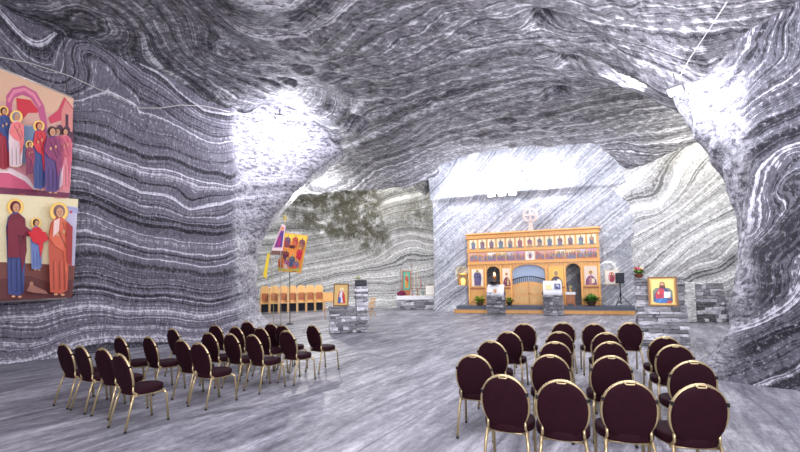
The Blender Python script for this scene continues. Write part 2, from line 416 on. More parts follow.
# right end
BG = [(at(625, 288, 18.5), .9, 1.3), (at(690, 250, 17.3), 2.0, -.6), (at(722, 262, 16.6), 1.0, .45), (at(660, 200, 18), 1.3, .7)]
def br_field(b): return b.z*.8+(b.y-b.x)*.38 + gsum(b, BG)+.22*fbm(b, .45, 2)
def br_dirt(q): return .55*math.exp(-((q-at(665, 165, 17.8)).length/1.3)**2)+.5*math.exp(-((q-at(612, 300, 19)).length/.9)**2)
def br_shape(b, n, s): return n*(.7*sst(4.5, 7.5, b.z)+.3*math.exp(-b.z/.4))
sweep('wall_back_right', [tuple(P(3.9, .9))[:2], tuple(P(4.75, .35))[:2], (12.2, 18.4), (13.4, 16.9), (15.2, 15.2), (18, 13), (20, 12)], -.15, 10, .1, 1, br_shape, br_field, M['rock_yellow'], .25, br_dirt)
# wall behind the viewer
sweep('wall_front', [(11.5, -6.5), (6, -7.5), (0, -8), (-6, -7.5), (-12, -6.5)], -.15, 10, .25, 1, lambda b, n, s: V0, lambda b: b.z, M['rock_left'], .25)

# ceiling
CG = [(Vector((-4.4, 16.0, 0)), 1.6, 1.1), (Vector((7.2, 8.3, 0)), 2.3, -2.3), (Vector((-7.2, 15.2, 0)), 1.6, -1.0), (Vector((-1.5, 14.4, 0)), .5, .25), (Vector((-2.6, 13.2, 0)), .8, .35), (Vector((3.3, 8.8, 0)), .28, .5), (Vector((4.5, 10.0, 0)), .3, .5), (Vector((5.2, 12.6, 0)), .36, .6), (Vector((-5.2, 8.5, 0)), .9, .3)]
def ceil_h(x, y):
    z = 7.7 + 1.05*sst(-2, -8, x)*(1-sst(20, 24, y)) + .08*math.sin(x*.7+y*.35)
    z -= .07*max(0, y-12)*sst(3, 0, x)
    z -= .25*max(0, y-15)*sst(9.5, 11.5, x)
    z -= .12*max(0, 12-y)*sst(2, 6, x)
    # dome over the altar screen
    d = Vector((x, y, 0))-P(-.6, -1.1); u = d.dot(EX)/3.9; v = d.dot(EN)/2.0; r = math.sqrt(u*u+v*v)
    z += 2.1*sst(1.06, .86, r)
    # hollow over the stalls at the far left
    if y > 22 and x < 1.8: z += 1.6*sst(22.6, 23.6, y+.12*x)*sst(1.8, .6, x)
    z += gsum(Vector((x, y, 0)), CG)
    # arch down to the right and left pillars
    return min(z, 9.9)
def ceiling():
    step = .11; rows = []; st = []; di = []
    y = -8.0
    while y < 29.5:
        x = -18.0; row = []
        while x < 20:
            p = Vector((x, y, 0)); z = ceil_h(x, y)
            q = Vector((x, y, z))
            wl = sst(-6.5, -.5, x)
            f = (wl*(y*.85+x*.5)+(1-wl)*(y*.45-x*.9))*.8 + .4*fbm(p, .2, 3) + gsum(p, CF)
            sc1 = abs(noise.noise(Vector((x*.5, y*1.9-x*.5, 1.3))))
            q.z += .16*fbm(p, .3, 3)+.13*sc1+.05*fbm(p, 1.8, 3)+.05*abs(math.sin(f*7))
            row.append(q); st.append(f); di.append(0.0)
            x += step
        rows.append(row); y += step
    return grid_mesh('ceiling', rows, M['rock_ceiling'], st, di, flip=True)
CF = [(Vector((-7.3, 9.6, 0)), 1.5, 1.8), (Vector((-5.4, 11.2, 0)), 1.2, -1.4), (Vector((1.8, 14.8, 0)), 1.3, .5), (Vector((-1.8, 12.5, 0)), 1.2, .8)]
ceiling()
# floor
def floor():
    rows = []; st = []; y = -8.5
    while y < 29.5:
        x = -18.0; row = []
        while x < 21: row.append(Vector((x, y, .012*fbm((x, y, 0), .6, 3)-.01))); st.append(0.0); x += .3
        rows.append(row); y += .3
    return grid_mesh('floor', rows, M['floor'], st)
floor()

# ------------------------------------------------------------------ lights
def lamp(kind, loc, power, col=(1, 1, 1), size=.3, look=None, spot=None, sy=None):
    l = bpy.data.lights.new('cave_or_fill_light', kind); o = bpy.data.objects.new('cave_or_fill_light', l); C.objects.link(o)
    o.location = loc; l.energy = power; l.color = col
    if kind in ('POINT', 'SPOT'): l.shadow_soft_size = size
    if kind == 'AREA': l.shape = 'RECTANGLE'; l.size = size; l.size_y = sy or size
    if kind == 'SPOT': l.spot_size = spot; l.spot_blend = .6
    if look is not None: o.rotation_euler = (Vector(look)-Vector(loc)).to_track_quat('-Z', 'Y').to_euler()
    return o
COOL = (.9, .9, 1.0)
lamp('POINT', at(290, 128, 14.4), 430, COOL, .15)
lamp('POINT', at(667, 98, 7.6), 210, COOL, .08)
lamp('POINT', at(632, 84, 9.2), 600, COOL, .05)
lamp('POINT', P(-1.3, -.6, 6.75), 290, COOL, .2)
lamp('POINT', P(-3.4, -.7, 6.7), 170, COOL, .1)
lamp('POINT', P(1.2, -.7, 6.7), 170, COOL, .1)
lamp('POINT', P(-4.4, -2.4, 5.4), 150, COOL, .15)
lamp('POINT', P(3.6, -2.0, 5.6), 150, COOL, .15)
lamp('POINT', at(384, 190, 24.5), 150, (1, .97, .84), .15)
lamp('POINT', at(682, 160, 16.2), 110, (1, .97, .85), .15)
lamp('POINT', (-4.5, 21.5, 5.6), 950, (1, .99, .96), .2)
lamp('POINT', (11.0, 13.5, 5.4), 330, (1, .99, .96), .2)
lamp('AREA', (0, 3.0, 7.0), 420, (.93, .89, 1), 8, look=(.5, 4.5, 0), sy=3)  # unseen fill added above the frame to light the chair seats
lamp('AREA', (0, -2.2, 2.7), 1500, (.94, .9, 1), 9, look=(0, 4.2, 9), sy=3)  # fill added behind the viewer, washing the ceiling from below
lamp('AREA', (3, 3.6, 5.6), 420, (.95, .93, 1), 4, look=(4.5, 11, 9), sy=1)  # uplight added just out of view to brighten the ceiling on the right
w = bpy.data.worlds.new('World'); sc.world = w; w.use_nodes = True
w.node_tree.nodes['Background'].inputs[0].default_value = (.5, .5, .6, 1); w.node_tree.nodes['Background'].inputs[1].default_value = .02
sc.view_settings.view_transform = 'Standard'; sc.view_settings.look = 'None'; sc.view_settings.gamma = 1; sc.view_settings.exposure = .3

# ------------------------------------------------------------------ banquet chairs
GOLD = (.5, .4, .22); VEL = (.016, .0022, .0055)
def oval(w, h, n=28, c=0):
    return [(w*math.cos(2*math.pi*i/n)*(1 if True else 0), c+h*math.sin(2*math.pi*i/n)) for i in range(n)]
def pad(mb, w, h, th, T, col, n=28, rings=(1, .985, .9, .6, .25)):
    """cushion: oval outline, puffed on both faces"""
    vs = []; fs = []; m = len(rings)
    for sd in (-1, 1):
        for k, r in enumerate(rings):
            y = sd*th*(.55 if k == 0 else (.75, .93, 1, 1)[k-1])*.5
            for i in range(n):
                a = 2*math.pi*i/n; ca, sa = math.cos(a), math.sin(a)
                vs.append(T @ Vector((w*r*math.copysign(abs(ca)**.86, ca), y, h*r*math.copysign(abs(sa)**.86, sa))))
    for sd in range(2):
        o = sd*m*n
        for k in range(m-1):
            for i in range(n):
                f = (o+k*n+i, o+k*n+(i+1) % n, o+(k+1)*n+(i+1) % n, o+(k+1)*n+i); fs.append(f if sd == 0 else f[::-1])
        f = [o+(m-1)*n+i for i in range(n)]; fs.append(f if sd == 0 else f[::-1])
    for i in range(n): fs.append((i, m*n+i, m*n+(i+1) % n, (i+1) % n))
    mb.add(vs, fs, col, True)
def make_chair():
    t = empty('banquet_chair', (0, 0, 0))
    tilt = R(13); B = Matrix.Translation((0, -.235, .685)) @ Matrix.Rotation(tilt, 4, 'X')
    m = MB(); S = Matrix.Translation((0, .0, .455)) @ Matrix.Rotation(R(90), 4, 'X')
    pad(m, .225, .225, .085, S, VEL, rings=(1, .99, .93, .7, .3)); m.build('seat', M['velvet'], t)
    m = MB(); pad(m, .198, .248, .06, B, VEL); m.build('backrest', M['velvet'], t)
    m = MB(); hoop = []
    for i in range(33):
        a = R(-38)+i/32*R(256)
        hoop.append(B @ Vector((.207*math.cos(a), 0, .258*math.sin(a))))
    m.tube(hoop, .0135, GOLD, 8)
    for s in (-1, 1):                                   # the hoop's ends run down and forward under the seat
        p = B @ Vector((s*.207*math.cos(R(-38)), 0, .258*math.sin(R(-38))))
        m.tube([p, (s*.165, -.20, .46), (s*.17, -.15, .415), (s*.185, .0, .40), (s*.19, .19, .40)], .012, GOLD, 8)
        c = B @ Vector((s*.209*math.cos(R(18)), 0, .26*math.sin(R(18))))
    bf = m.build('back_frame', M['gold'], t)
    h = MB(); h.tube([B @ Vector((x, -.012 if abs(x) > .03 else -.03, .262 if abs(x) > .03 else .247)) for x in (-.045, -.028, 0, .028, .045)], .006, GOLD, 6); h.build('handle', M['gold'], bf)
    for s in (-1, 1):
        k = MB(); k.box(-.014, .014, -.02, .02, -.016, .016, (.02, .015, .015), Matrix.Translation(B @ Vector((s*.207*math.cos(R(22)), 0, .26*math.sin(R(22)))))); k.build('clip', M['metal'], bf)
        l = MB(); l.tube([(s*.17, -.19, .43), (s*.185, -.225, .33), (s*.2, -.30, .012)], .0145, GOLD, 8); l.tube([(s*.2, -.30, .022), (s*.2, -.302, 0)], .016, (.03, .03, .03), 8); l.build('leg', M['gold'], t)
        l = MB(); l.tube([(s*.19, .17, .405), (s*.195, .2, .36), (s*.2, .225, .012)], .0145, GOLD, 8); l.tube([(s*.2, .225, .022), (s*.2, .226, 0)], .016, (.03, .03, .03), 8); l.build('leg', M['gold'], t)
    r = MB(); r.tube([(-.19, .19, .40), (.19, .19, .40)], .010, GOLD, 6); r.build('seat_rail', M['gold'], t)
    r = MB(); r.tube([(-.19, -.17, .405), (.19, -.17, .405)], .010, GOLD, 6); r.build('seat_rail', M['gold'], t)
    return t
chair0 = make_chair(); used = [False]
ORD = ['first', 'second', 'third', 'fourth']
def chair(px, py, face, label, group):
    p = onfloor(px, py, .95); d = Vector((math.sin(R(face)), math.cos(R(face)), 0))
    o = chair0 if not used[0] else copy_tree(chair0)
    used[0] = True
    o.location = (p.x+d.x*.29, p.y+d.y*.29, 0); o.rotation_euler = (0, 0, -R(face)); tag(o, label, 'chair', group)
RIGHT = [[(503, 374, 24), (561, 379, 21), (629, 380, 17), (700, 383, 10)],
         [(473, 354, 20), (550, 354, 19), (611, 355, 18), (693, 360, 17)],
         [(491, 340, 26), (555, 341, 18), (610, 341, 17), (675, 344, 20)],
         [(508, 331, 26), (559, 331, 18), (606, 332, 19), (665, 336, 21)],
         [(524, 323, 20), (563, 322, 17), (594, 323, 19), (630, 322, 17)]]
LEFT = [[(63, 343, 27), (80, 345, 29), (102, 347.5, 26), (119, 353, 30)],
        [(119, 336, 30), (148, 336, 32), (181, 339, 30), (198, 342, 28)],
        [(172, 328, 30), (208, 332, 28), (230, 333, 31), (252, 334, 34)],
        [(214.5, 324.5, 24), (235, 326, 28), (260, 327, 30), (286, 330, 32)],
        [(247, 321, 22), (270.5, 323, 26), (282, 324.5, 28), (312, 324.5, 38)]]
RN = ['row nearest the camera', 'second row from the camera', 'middle row', 'second row from the altar', 'row nearest the altar']
LN = ['backmost row by the hanging print', 'second row from the back', 'middle row', 'second row from the front', 'front row by the stone pier']
LS = ['against the cave wall', 'second from the cave wall', 'second from the aisle', 'on the aisle end']
RS = ['on the aisle end', 'second from the aisle', 'third from the aisle', 'on the right end']
for i, row in enumerate(RIGHT):
    for j, (x, y, a) in enumerate(row): chair(x, y, a, 'burgundy oval-back chair, right block, %s, %s' % (RN[i], RS[j]), 'banquet chairs in the right block')
for i, row in enumerate(LEFT):
    for j, (x, y, a) in enumerate(row): chair(x, y, a, 'burgundy oval-back chair, left block, %s, %s' % (LN[i], LS[j]), 'banquet chairs in the left block')

# ------------------------------------------------------------------ big hanging print at the left
A = Vector((-9.2, 9.2, 0)); D = Vector((.4, 1.4, 0)).normalized(); NP = Vector((D.y, -D.x, 0))   # the sheet's run and its front
pr = empty('hanging_print', A, 0, 'tall printed banner of two painted church scenes hung on the dark left wall', 'banner')
def pm(px, py): return onplane(px, py, A, NP)-A
cv = Canvas(pm, .002, NP)
c1 = pm(75, 97); c2 = pm(63, 298)
zt, zb = (c1.z+pm(0, 70).z)/2, (c2.z+pm(0, 302).z)/2
L0, L1 = -1.6, (c1.dot(D)+c2.dot(D))/2
m = MB()
T = Matrix(((D.x, NP.x, 0, 0), (D.y, NP.y, 0, 0), (0, 0, 1, 0), (0, 0, 0, 1)))
m.box(L0, L1, -.02, 0, zb, zt, rgb(225, 205, 190), T); m.build('sheet', M['paint'], pr)
for z_ in (zt, zb): m = MB(); m.tube([T @ Vector((L0, -.01, z_)), T @ Vector((L1, -.01, z_))], .03, rgb(190, 180, 175)); m.build('rail', M['metal'], pr)
for l in (L0+.2, L1-.1):
    m = MB(); m.tube([T @ Vector((l, -.01, zt)), T @ Vector((l, -.25, zt+1.9))], .008, rgb(60, 60, 60)); m.build('cord', M['metal'], pr)
# upper scene: arches, a robed elder, a child and a crowd
PK = rgb(205, 95, 125); MAR = rgb(120, 35, 65); CRM = rgb(222, 200, 165); BLU = rgb(140, 165, 195); DBL = rgb(60, 75, 130); RED = rgb(200, 45, 60)
cv.poly([(-20, 64), (73.5, 98.5), (69, 198), (-20, 192)], rgb(206, 160, 145))
cv.poly([(-20, 62), (73.5, 98.5), (72.5, 118), (-20, 96)], rgb(212, 172, 142))
cv.poly([(-20, 120), (48, 128), (46, 165), (-20, 160)], BLU)
cv.poly([(5, 150), (6, 96), (12, 88), (24, 85.5), (36, 92), (44, 106), (47, 122), (47, 150), (42, 150), (41, 124), (37, 108), (30, 98), (22, 95), (14, 98), (12, 104), (11.5, 150)], rgb(185, 85, 125))
cv.poly([(7, 100), (13, 90), (24, 87.5), (34, 93), (41, 105), (39, 107), (33, 97), (24, 91), (14, 94), (9, 103)], rgb(215, 130, 150))
cv.poly([(16, 98), (30, 100), (38, 110), (37, 113), (28, 113), (20, 122), (17, 112)], RED)
cv.poly([(48, 118), (58, 110), (64, 97), (72.5, 108), (72, 150), (62, 150), (62, 120), (50, 124)], rgb(196, 60, 85))
cv.poly([(61, 112), (65, 100), (72.5, 110), (71.5, 150), (61.5, 148)], rgb(205, 130, 120))
cv.poly([(65, 114), (68, 115), (67.7, 136), (64.8, 134)], rgb(70, 30, 50))
cv.poly([(-20, 165), (12, 160), (34, 172), (40, 184), (69.3, 186), (69, 198), (-20, 192)], rgb(214, 140, 150))
cv.poly([(-20, 168), (10, 168), (27, 177), (36, 190), (-20, 185)], rgb(236, 215, 215))
cv.poly([(-20, 173), (8, 173), (24, 181), (33, 190), (-20, 187)], rgb(205, 90, 120))
cv.poly([(-20, 186), (36, 190), (69, 193), (69, 198), (-20, 193)], rgb(110, 40, 70))
for x, y in ((66, 131), (59, 130), (70, 137), (55, 134)): cv.ell(x, y, 3.6, 5.2, rgb(75, 35, 60))
cv.fig(64, 128, 190, 13, rgb(220, 130, 140), rgb(200, 90, 110), halo=None)
cv.fig(55, 128, 188, 13, rgb(225, 200, 205), rgb(175, 70, 100), halo=None)
cv.fig(0, 108, 170, 13, rgb(160, 45, 60), DBL)
cv.fig(11.5, 113, 168, 16, rgb(230, 205, 205), rgb(230, 120, 120), hair=rgb(150, 140, 150), lean=-1)
cv.fig(33, 123, 190, 14, DBL, rgb(205, 55, 65), hair=rgb(150, 40, 50))
cv.fig(45, 127.5, 193, 18, rgb(85, 60, 115), rgb(135, 50, 95), halo=None, hair=rgb(60, 35, 40))
cv.fig(21, 143, 176, 9.5, rgb(130, 55, 85), rgb(150, 60, 85))
# lower scene: mother, child and bearded man
cv.poly([(-20, 194.5), (69, 200), (64.5, 270), (-20, 268)], rgb(226, 214, 172))
cv.poly([(54, 206), (68, 208), (65, 272), (57, 272), (58, 235), (53, 222)], rgb(188, 184, 205))
cv.poly([(50, 206), (69, 209), (68.7, 214), (56, 213)], rgb(160, 160, 195))
for q in (57.5, 61.5): cv.ell(q, 212.5+(q-57)*.1, 1.3, 1.3, rgb(205, 50, 60), 8)
cv.poly([(-20, 262), (65.5, 266), (62.5, 297.5), (-20, 301)], rgb(112, 62, 52))
cv.poly([(-20, 280), (20, 276), (40, 283), (63, 280), (62.5, 297.5), (-20, 301)], rgb(92, 42, 42))
cv.fig(5, 202, 296, 21, rgb(60, 72, 125), rgb(112, 25, 45), hair=rgb(100, 20, 40))
cv.poly([(-4, 222), (8, 219), (15, 228), (22, 233), (18, 237), (6, 236), (9, 258), (-4, 258)], rgb(120, 28, 48))
cv.fig(24.5, 220, 270, 13, rgb(105, 125, 175), rgb(205, 35, 45))
cv.poly([(15, 233), (22, 231), (33, 233), (36, 240), (28, 245), (20, 243)], rgb(205, 30, 42))
cv.fig(46.5, 206, 294, 23, rgb(190, 85, 62), rgb(215, 105, 75), hair=rgb(130, 100, 95), lean=-1)
cv.poly([(40, 222), (46, 219), (45, 232), (39, 238)], rgb(232, 200, 190))
cv.poly([(53, 222), (59, 228), (58, 268), (53, 262)], rgb(160, 50, 50))
cv.poly([(12, 291), (16, 284), (22, 287), (31, 291), (34, 294), (20, 293)], rgb(150, 100, 85)); cv.ell(17, 284, 2, 2.2, rgb(165, 115, 90))
for x0, x1, y in ((4, 11, 195.5), (40, 52, 199)): cv.rect(x0, y, x1, y+.7, rgb(170, 90, 70))
cv.build('painted_scene', M['paint'], pr)

# ------------------------------------------------------------------ raised platform
pxl, pxr = sloc(451, -1.5), sloc(641, -1.5)
pf = empty('platform', P(0, 0, 0), ICR, 'long low platform with grey carpet top and orange wooden riser under the altar screen', 'platform')
m = MB(); m.box(pxl, pxr, -1.05, .3, 0, .18, (.5, .5, .5)); m.build('riser', M['wood'], pf, .01)
m = MB(); m.box(pxl+.1, pxr-.02, -.9, .28, .18, .36, rgb(95, 100, 112)); m.box(pxl, pxr, -1.07, -.9, .18, .2, rgb(120, 122, 130)); m.build('carpet', M['cloth'], pf)
pf['kind'] = 'structure' if False else 'thing'
del pf['kind']

# ------------------------------------------------------------------ altar screen
H0 = .36
ic = empty('iconostasis', P(0, 0, H0), ICR, 'wide carved wooden altar screen with rows of painted icons and a round cross on top', 'altar screen')
W = 3.28
zA, zB, zC, zD = 2.26, 2.92, 3.62, 3.92        # beam lines above the platform
xs = {k: sloc(v) for k, v in dict(l0=486.5, l1=499.5, r0=512, r1=544.5, q0=565.5, q1=580).items()}
def arch_over(mb, x0, x1, zs, ztop, rise, y0, y1, col, n=12):
    """the piece of wall above an arched opening"""
    cx = (x0+x1)/2; hw = (x1-x0)/2
    pts = [(x0, ztop), (x0, zs)]+[(cx-hw*math.cos(math.pi*i/n), zs+rise*math.sin(math.pi*i/n)) for i in range(1, n)]+[(x1, zs), (x1, ztop)]
    for i in range(1, len(pts)-2):
        a, b2 = pts[i], pts[i+1]
        mb.prism([(a[0], a[1]), (b2[0], b2[1]), (b2[0], ztop), (a[0], ztop)] if b2[0] > a[0]+1e-6 else [(a[0], a[1]), (a[0]+.001, b2[1]), (a[0]+.001, ztop), (a[0], ztop)], y0, y1, col)
m = MB(); c_ = (.5, .5, .5)
for a, b2 in ((-W, xs['l0']), (xs['l1'], xs['r0']), (xs['r1'], xs['q0']), (xs['q1'], W)): m.box(a, b2, -.05, .05, 0, zA, c_)
arch_over(m, xs['l0'], xs['l1'], 1.75, zA, .33, -.05, .05, c_)
arch_over(m, xs['q0'], xs['q1'], 1.78, zA, .33, -.05, .05, c_)
arch_over(m, xs['r0'], xs['r1'], 1.72, zA, .4, -.05, .05, c_)
m.box(-W, W, -.03, .05, zA, zD, c_)
m.build('wall_panel', M['wood'], ic)
def strip(x0, x1, y0, y1, z0, z1, name, mat='wood', col=(.5, .5, .5)):
    q = MB(); q.box(x0, x1, y0, y1, z0, z1, col); return q.build(name, M[mat], ic, .008)
strip(-W-.03, W+.03, -.12, .08, zA-.07, zA+.05, 'beam')
strip(-W-.03, W+.03, -.12, .08, zB-.05, zB+.05, 'beam')
q = MB(); q.prism([(0, 0)], 0, 0, c_) if False else None
q.box(-W-.06, W+.06, -.16, .1, zC-.02, zC+.08, c_); q.box(-W-.02, W+.02, -.1, .1, zC+.08, zC+.2, c_); q.box(-W-.1, W+.1, -.22, .12, zC+.2, zD-.04, c_); q.build('cornice', M['wood'], ic, .012)
for x in (-W+.06, xs['l0']-.06, xs['l1']+.06, xs['r0']-.07, xs['r1']+.07, xs['q0']-.06, xs['q1']+.06, W-.06):
    q = MB(); q.tube([(x, -.07, 0), (x, -.07, .1), (x, -.07, zA-.08)], .045, c_, 10, rs=[.06, .045, .04]); q.build('column', M['wood'], ic)
robes = [tuple(c*.7+.12 for c in q_) for q_ in (rgb(150, 60, 95), rgb(95, 95, 140), rgb(80, 125, 130), rgb(175, 70, 60), rgb(120, 95, 130), rgb(70, 85, 115), rgb(180, 130, 90), rgb(120, 50, 60))]
def panel_icon(name, parent, x0, x1, z0, z1, y, bg, figs, frame=.03, fcol=rgb(235, 190, 110), mat='paint'):
    fr = MB(); fr.box(x0, x1, y-.03, y, z0, z1, fcol); f = fr.build(name, M[mat], parent, .004)
    w, h = x1-x0-2*frame, z1-z0-2*frame
    cv = Canvas(lambda u, v: Vector((x0+frame+w*u, y-.031, z0+frame+h*v)), .0012)
    cv.rect(0, 0, 1, 1, bg); figs(cv, w/h); cv.build('painting', M[mat], f); return f
RA = random.Random(3)
n = 13; wI = (2*W-.16)/n
for i in range(n):
    x0 = -W+.08+i*wI; r1, r2 = robes[(i*3+1) % 8], robes[(i*5+2) % 8]
    def fg(cv, asp, r1=r1, r2=r2, i=i):
        cv.rect(0, 0, 1, .16, rgb(150, 150, 120) if i % 2 else rgb(190, 160, 120))
        cv.fig(.5, .93, .05, .62, r1, r2, simple=False)
        if i == 6: cv.rect(.3, .1, .7, .32, rgb(200, 170, 120))
    panel_icon('icon', ic, x0+.03, x0+wI-.03, zB+.07, zC-.04, -.03, rgb(250, 232, 196), fg, .02)
for i in range(n):
    x0 = -W+.08+i*wI; bgs = [rgb(225, 175, 165), rgb(215, 160, 200), rgb(240, 215, 175), rgb(225, 165, 160), rgb(240, 205, 120), rgb(205, 195, 210), rgb(248, 240, 230)]
    def fg(cv, asp, i=i):
        RB = random.Random(i)
        if i == 6:
            cv.ell(.5, .5, .3, .42, rgb(205, 170, 140)); cv.ell(.5, .5, .25, .36, rgb(240, 225, 210)); cv.fig(.5, .8, .2, .35, rgb(150, 90, 110), rgb(120, 110, 140), halo=None, simple=True); return
        cv.poly([(0, 0), (1, 0), (1, .3), (.7, .42), (.4, .28), (0, .4)], RB.choice([rgb(150, 120, 170), rgb(190, 120, 90), rgb(130, 140, 170)]))
        if i % 2: cv.poly([(.05, .4), (.05, .8), (.22, .95), (.4, .8), (.4, .4)], RB.choice([rgb(200, 90, 110), rgb(150, 130, 190), rgb(225, 180, 90)]))
        else: cv.poly([(.5, .4), (.62, .9), (.8, .7), (.98, .92), (1, .4)], rgb(205, 150, 120))
        for k in range(4): cv.fig(.14+.24*k+RB.uniform(-.04, .04), RB.uniform(.66, .85), .1, .26, RB.choice(robes), RB.choice(robes), simple=True)
    panel_icon('festal_icon', ic, x0+.012, x0+wI-.012, zA+.09, zB-.08, -.03, bgs[(i*3) % 7 if i != 6 else 6], fg, .012)
def bigfig(robe, mantle, bust=True, throne=None):
    def g(cv, asp):
        if throne: cv.poly([(.2, 0), (.2, .75), (.35, .85), (.65, .85), (.8, .75), (.8, 0)], throne)
        if bust: cv.fig(.5, .92, -.55 if False else .04, .7, robe, mantle)
        else: cv.fig(.5, .95, .05, .7, robe, mantle)
    return g
def bust(robe, mantle, child=False, hair=rgb(70, 40, 30)):
    def g(cv, asp):
        cv.ell(.5, .68, .22, .22*asp, rgb(230, 190, 100), 20); cv.ell(.5, .68, .2, .2*asp, rgb(250, 220, 150), 20)
        cv.poly([(.04, 0), (.1, .28), (.25, .42), (.4, .5), (.6, .5), (.78, .4), (.92, .26), (.97, 0)], mantle)
        cv.poly([(.35, 0), (.38, .4), (.5, .46), (.62, .4), (.68, 0)], robe)
        cv.poly([(.1, .1), (.14, .12), (.4, .4), (.37, .42)], tuple(c*.5 for c in mantle)); cv.poly([(.9, .08), (.86, .1), (.62, .38), (.66, .4)], tuple(c*.5 for c in mantle))
        cv.ell(.5, .67, .13, .155*asp, hair if not child else mantle, 16); cv.ell(.5, .65, .09, .12*asp, rgb(205, 150, 110), 14)
        for e in (-.035, .035): cv.ell(.5+e, .67, .014, .008, (.02, .01, .01), 6)
        cv.poly([(.495, .67), (.505, .67), (.515, .62), (.485, .62)], rgb(150, 95, 70)); cv.ell(.5, .59, .025, .006, rgb(130, 50, 45), 6)
        if not child: cv.poly([(.43, .6), (.47, .6), (.5, .575), (.53, .6), (.57, .6), (.5, .52)], hair)
        cv.ell(.36, .28, .05, .035, rgb(205, 150, 110), 8)
        if child: cv.fig(.66, .5, .05, .3, rgb(225, 190, 140), rgb(200, 150, 90))
        else: cv.rect(.56, .1, .8, .34, rgb(240, 225, 190))
    return g
def zz(px, py): return szz(px, py)-H0
for (p0, p1, t0, t1, g, bg) in ((471, 483.5, 267, 284.5, bigfig(rgb(105, 90, 130), rgb(80, 85, 130), False, rgb(170, 150, 160)), rgb(242, 228, 205)),
                                (501.5, 511, 268, 284.5, bust(rgb(90, 60, 90), rgb(150, 50, 90), True), rgb(242, 225, 200)),
                                (548, 563, 267, 284.5, bust(rgb(60, 75, 120), rgb(110, 85, 75)), rgb(240, 195, 95)),
                                (583, 597, 265.5, 284.5, bust(rgb(180, 120, 130), rgb(140, 80, 120), False, rgb(90, 80, 80)), rgb(235, 215, 200))):
    panel_icon('large_icon', ic, sloc(p0), sloc(p1), .98, 1.98, -.05, bg, g, .035)
for a, b2 in ((-W+.12, xs['l0']-.12), (xs['l1']+.1, xs['r0']-.12), (xs['r1']+.14, xs['q0']-.1), (xs['q1']+.12, W-.12)):
    strip(a, b2, -.07, -.05, .14, .84, 'lower_panel', 'wood'); strip(a-.04, b2+.04, -.1, -.05, .86, .93, 'ledge', 'wood_red')
# royal doors: two leaves with dipped, railed tops; the curtain behind
cx = (xs['r0']+xs['r1'])/2; hw = (xs['r1']-xs['r0'])/2
m = MB(); pts = [(cx-hw-.1, 0), (cx+hw+.1, 0), (cx+hw+.1, zA-.1), (cx-hw-.1, zA-.1)]; m.prism(pts, .2, .215, rgb(185, 205, 232)); m.build('curtain', M['cloth'], ic)
for s in (-1, 1):
    d = MB(); a, b2 = (cx-hw, cx-.01) if s < 0 else (cx+.01, cx+hw); nn = 8
    top = lambda x: 1.02+.22*(1-((x-cx)/hw)**2) if False else 1.05+.2*math.cos((x-cx)/hw*1.4)
    for i in range(nn):
        u0 = a+(b2-a)*i/nn; u1 = a+(b2-a)*(i+1)/nn; d.prism([(u0, .02), (u1, .02), (u1, top(u1)-.02), (u0, top(u0)-.02)], -.02, .03, c_)
    dd = d.build('door', M['wood'], ic)
    g = MB(); g.box(a+.08, b2-.08, -.035, -.02, .12, .5, c_); g.box(a+.08, b2-.08, -.035, -.02, .58, .98, c_); g.build('door_panel', M['wood_pale'], dd)
    g = MB(); g.tube([(a+(b2-a)*i/nn, .0, top(a+(b2-a)*i/nn)+.25) for i in range(nn+1)], .025, rgb(60, 50, 50))
    for i in range(nn): x = a+(b2-a)*(i+.5)/nn; g.tube([(x, 0, top(x)-.03), (x, 0, top(x)+.25)], .012, rgb(60, 50, 50), 6)
    g.build('railing', M['metal'], dd)
    g = MB(); g.lathe([(.03, -.03), (.035, 0), (.02, .03)], (.7, .5, .2), 10, (cx+s*.06, -.05, .62)); g.build('knob', M['gold'], dd)
# the round-headed cross on top
cr = MB(); z0 = zD-.05; zc = z0+.86; ro = .4; WH = rgb(200, 182, 174); cxx = sloc(532)
cr.prism([(cxx-.17, z0), (cxx+.17, z0), (cxx+.12, z0+.12), (cxx+.09, z0+.55), (cxx-.09, z0+.55), (cxx-.12, z0+.12)], -.05, .05, WH)
nn = 32
for i in range(nn):
    a, b2 = 2*math.pi*i/nn, 2*math.pi*(i+1)/nn
    cr.prism([(cxx+ro*math.cos(a), zc+ro*math.sin(a)), (cxx+ro*math.cos(b2), zc+ro*math.sin(b2)), (cxx+.68*ro*math.cos(b2), zc+.68*ro*math.sin(b2)), (cxx+.68*ro*math.cos(a), zc+.68*ro*math.sin(a))], -.05, .05, WH)
for k in range(4):
    a = k*math.pi/2; u = Vector((math.cos(a), math.sin(a))); v = Vector((-u.y, u.x)); c0 = Vector((cxx, zc))
    cr.prism([tuple(c0+u*.02+v*.04), tuple(c0+u*.3+v*.07), tuple(c0+u*.33-v*.0), tuple(c0+u*.3-v*.07), tuple(c0+u*.02-v*.04)], -.06, .06, WH)
cr.prism([(cxx+.08*math.cos(2*math.pi*i/12), zc+.08*math.sin(2*math.pi*i/12)) for i in range(12)], -.07, .07, WH)
cr.build('cross', M['paint'], ic)

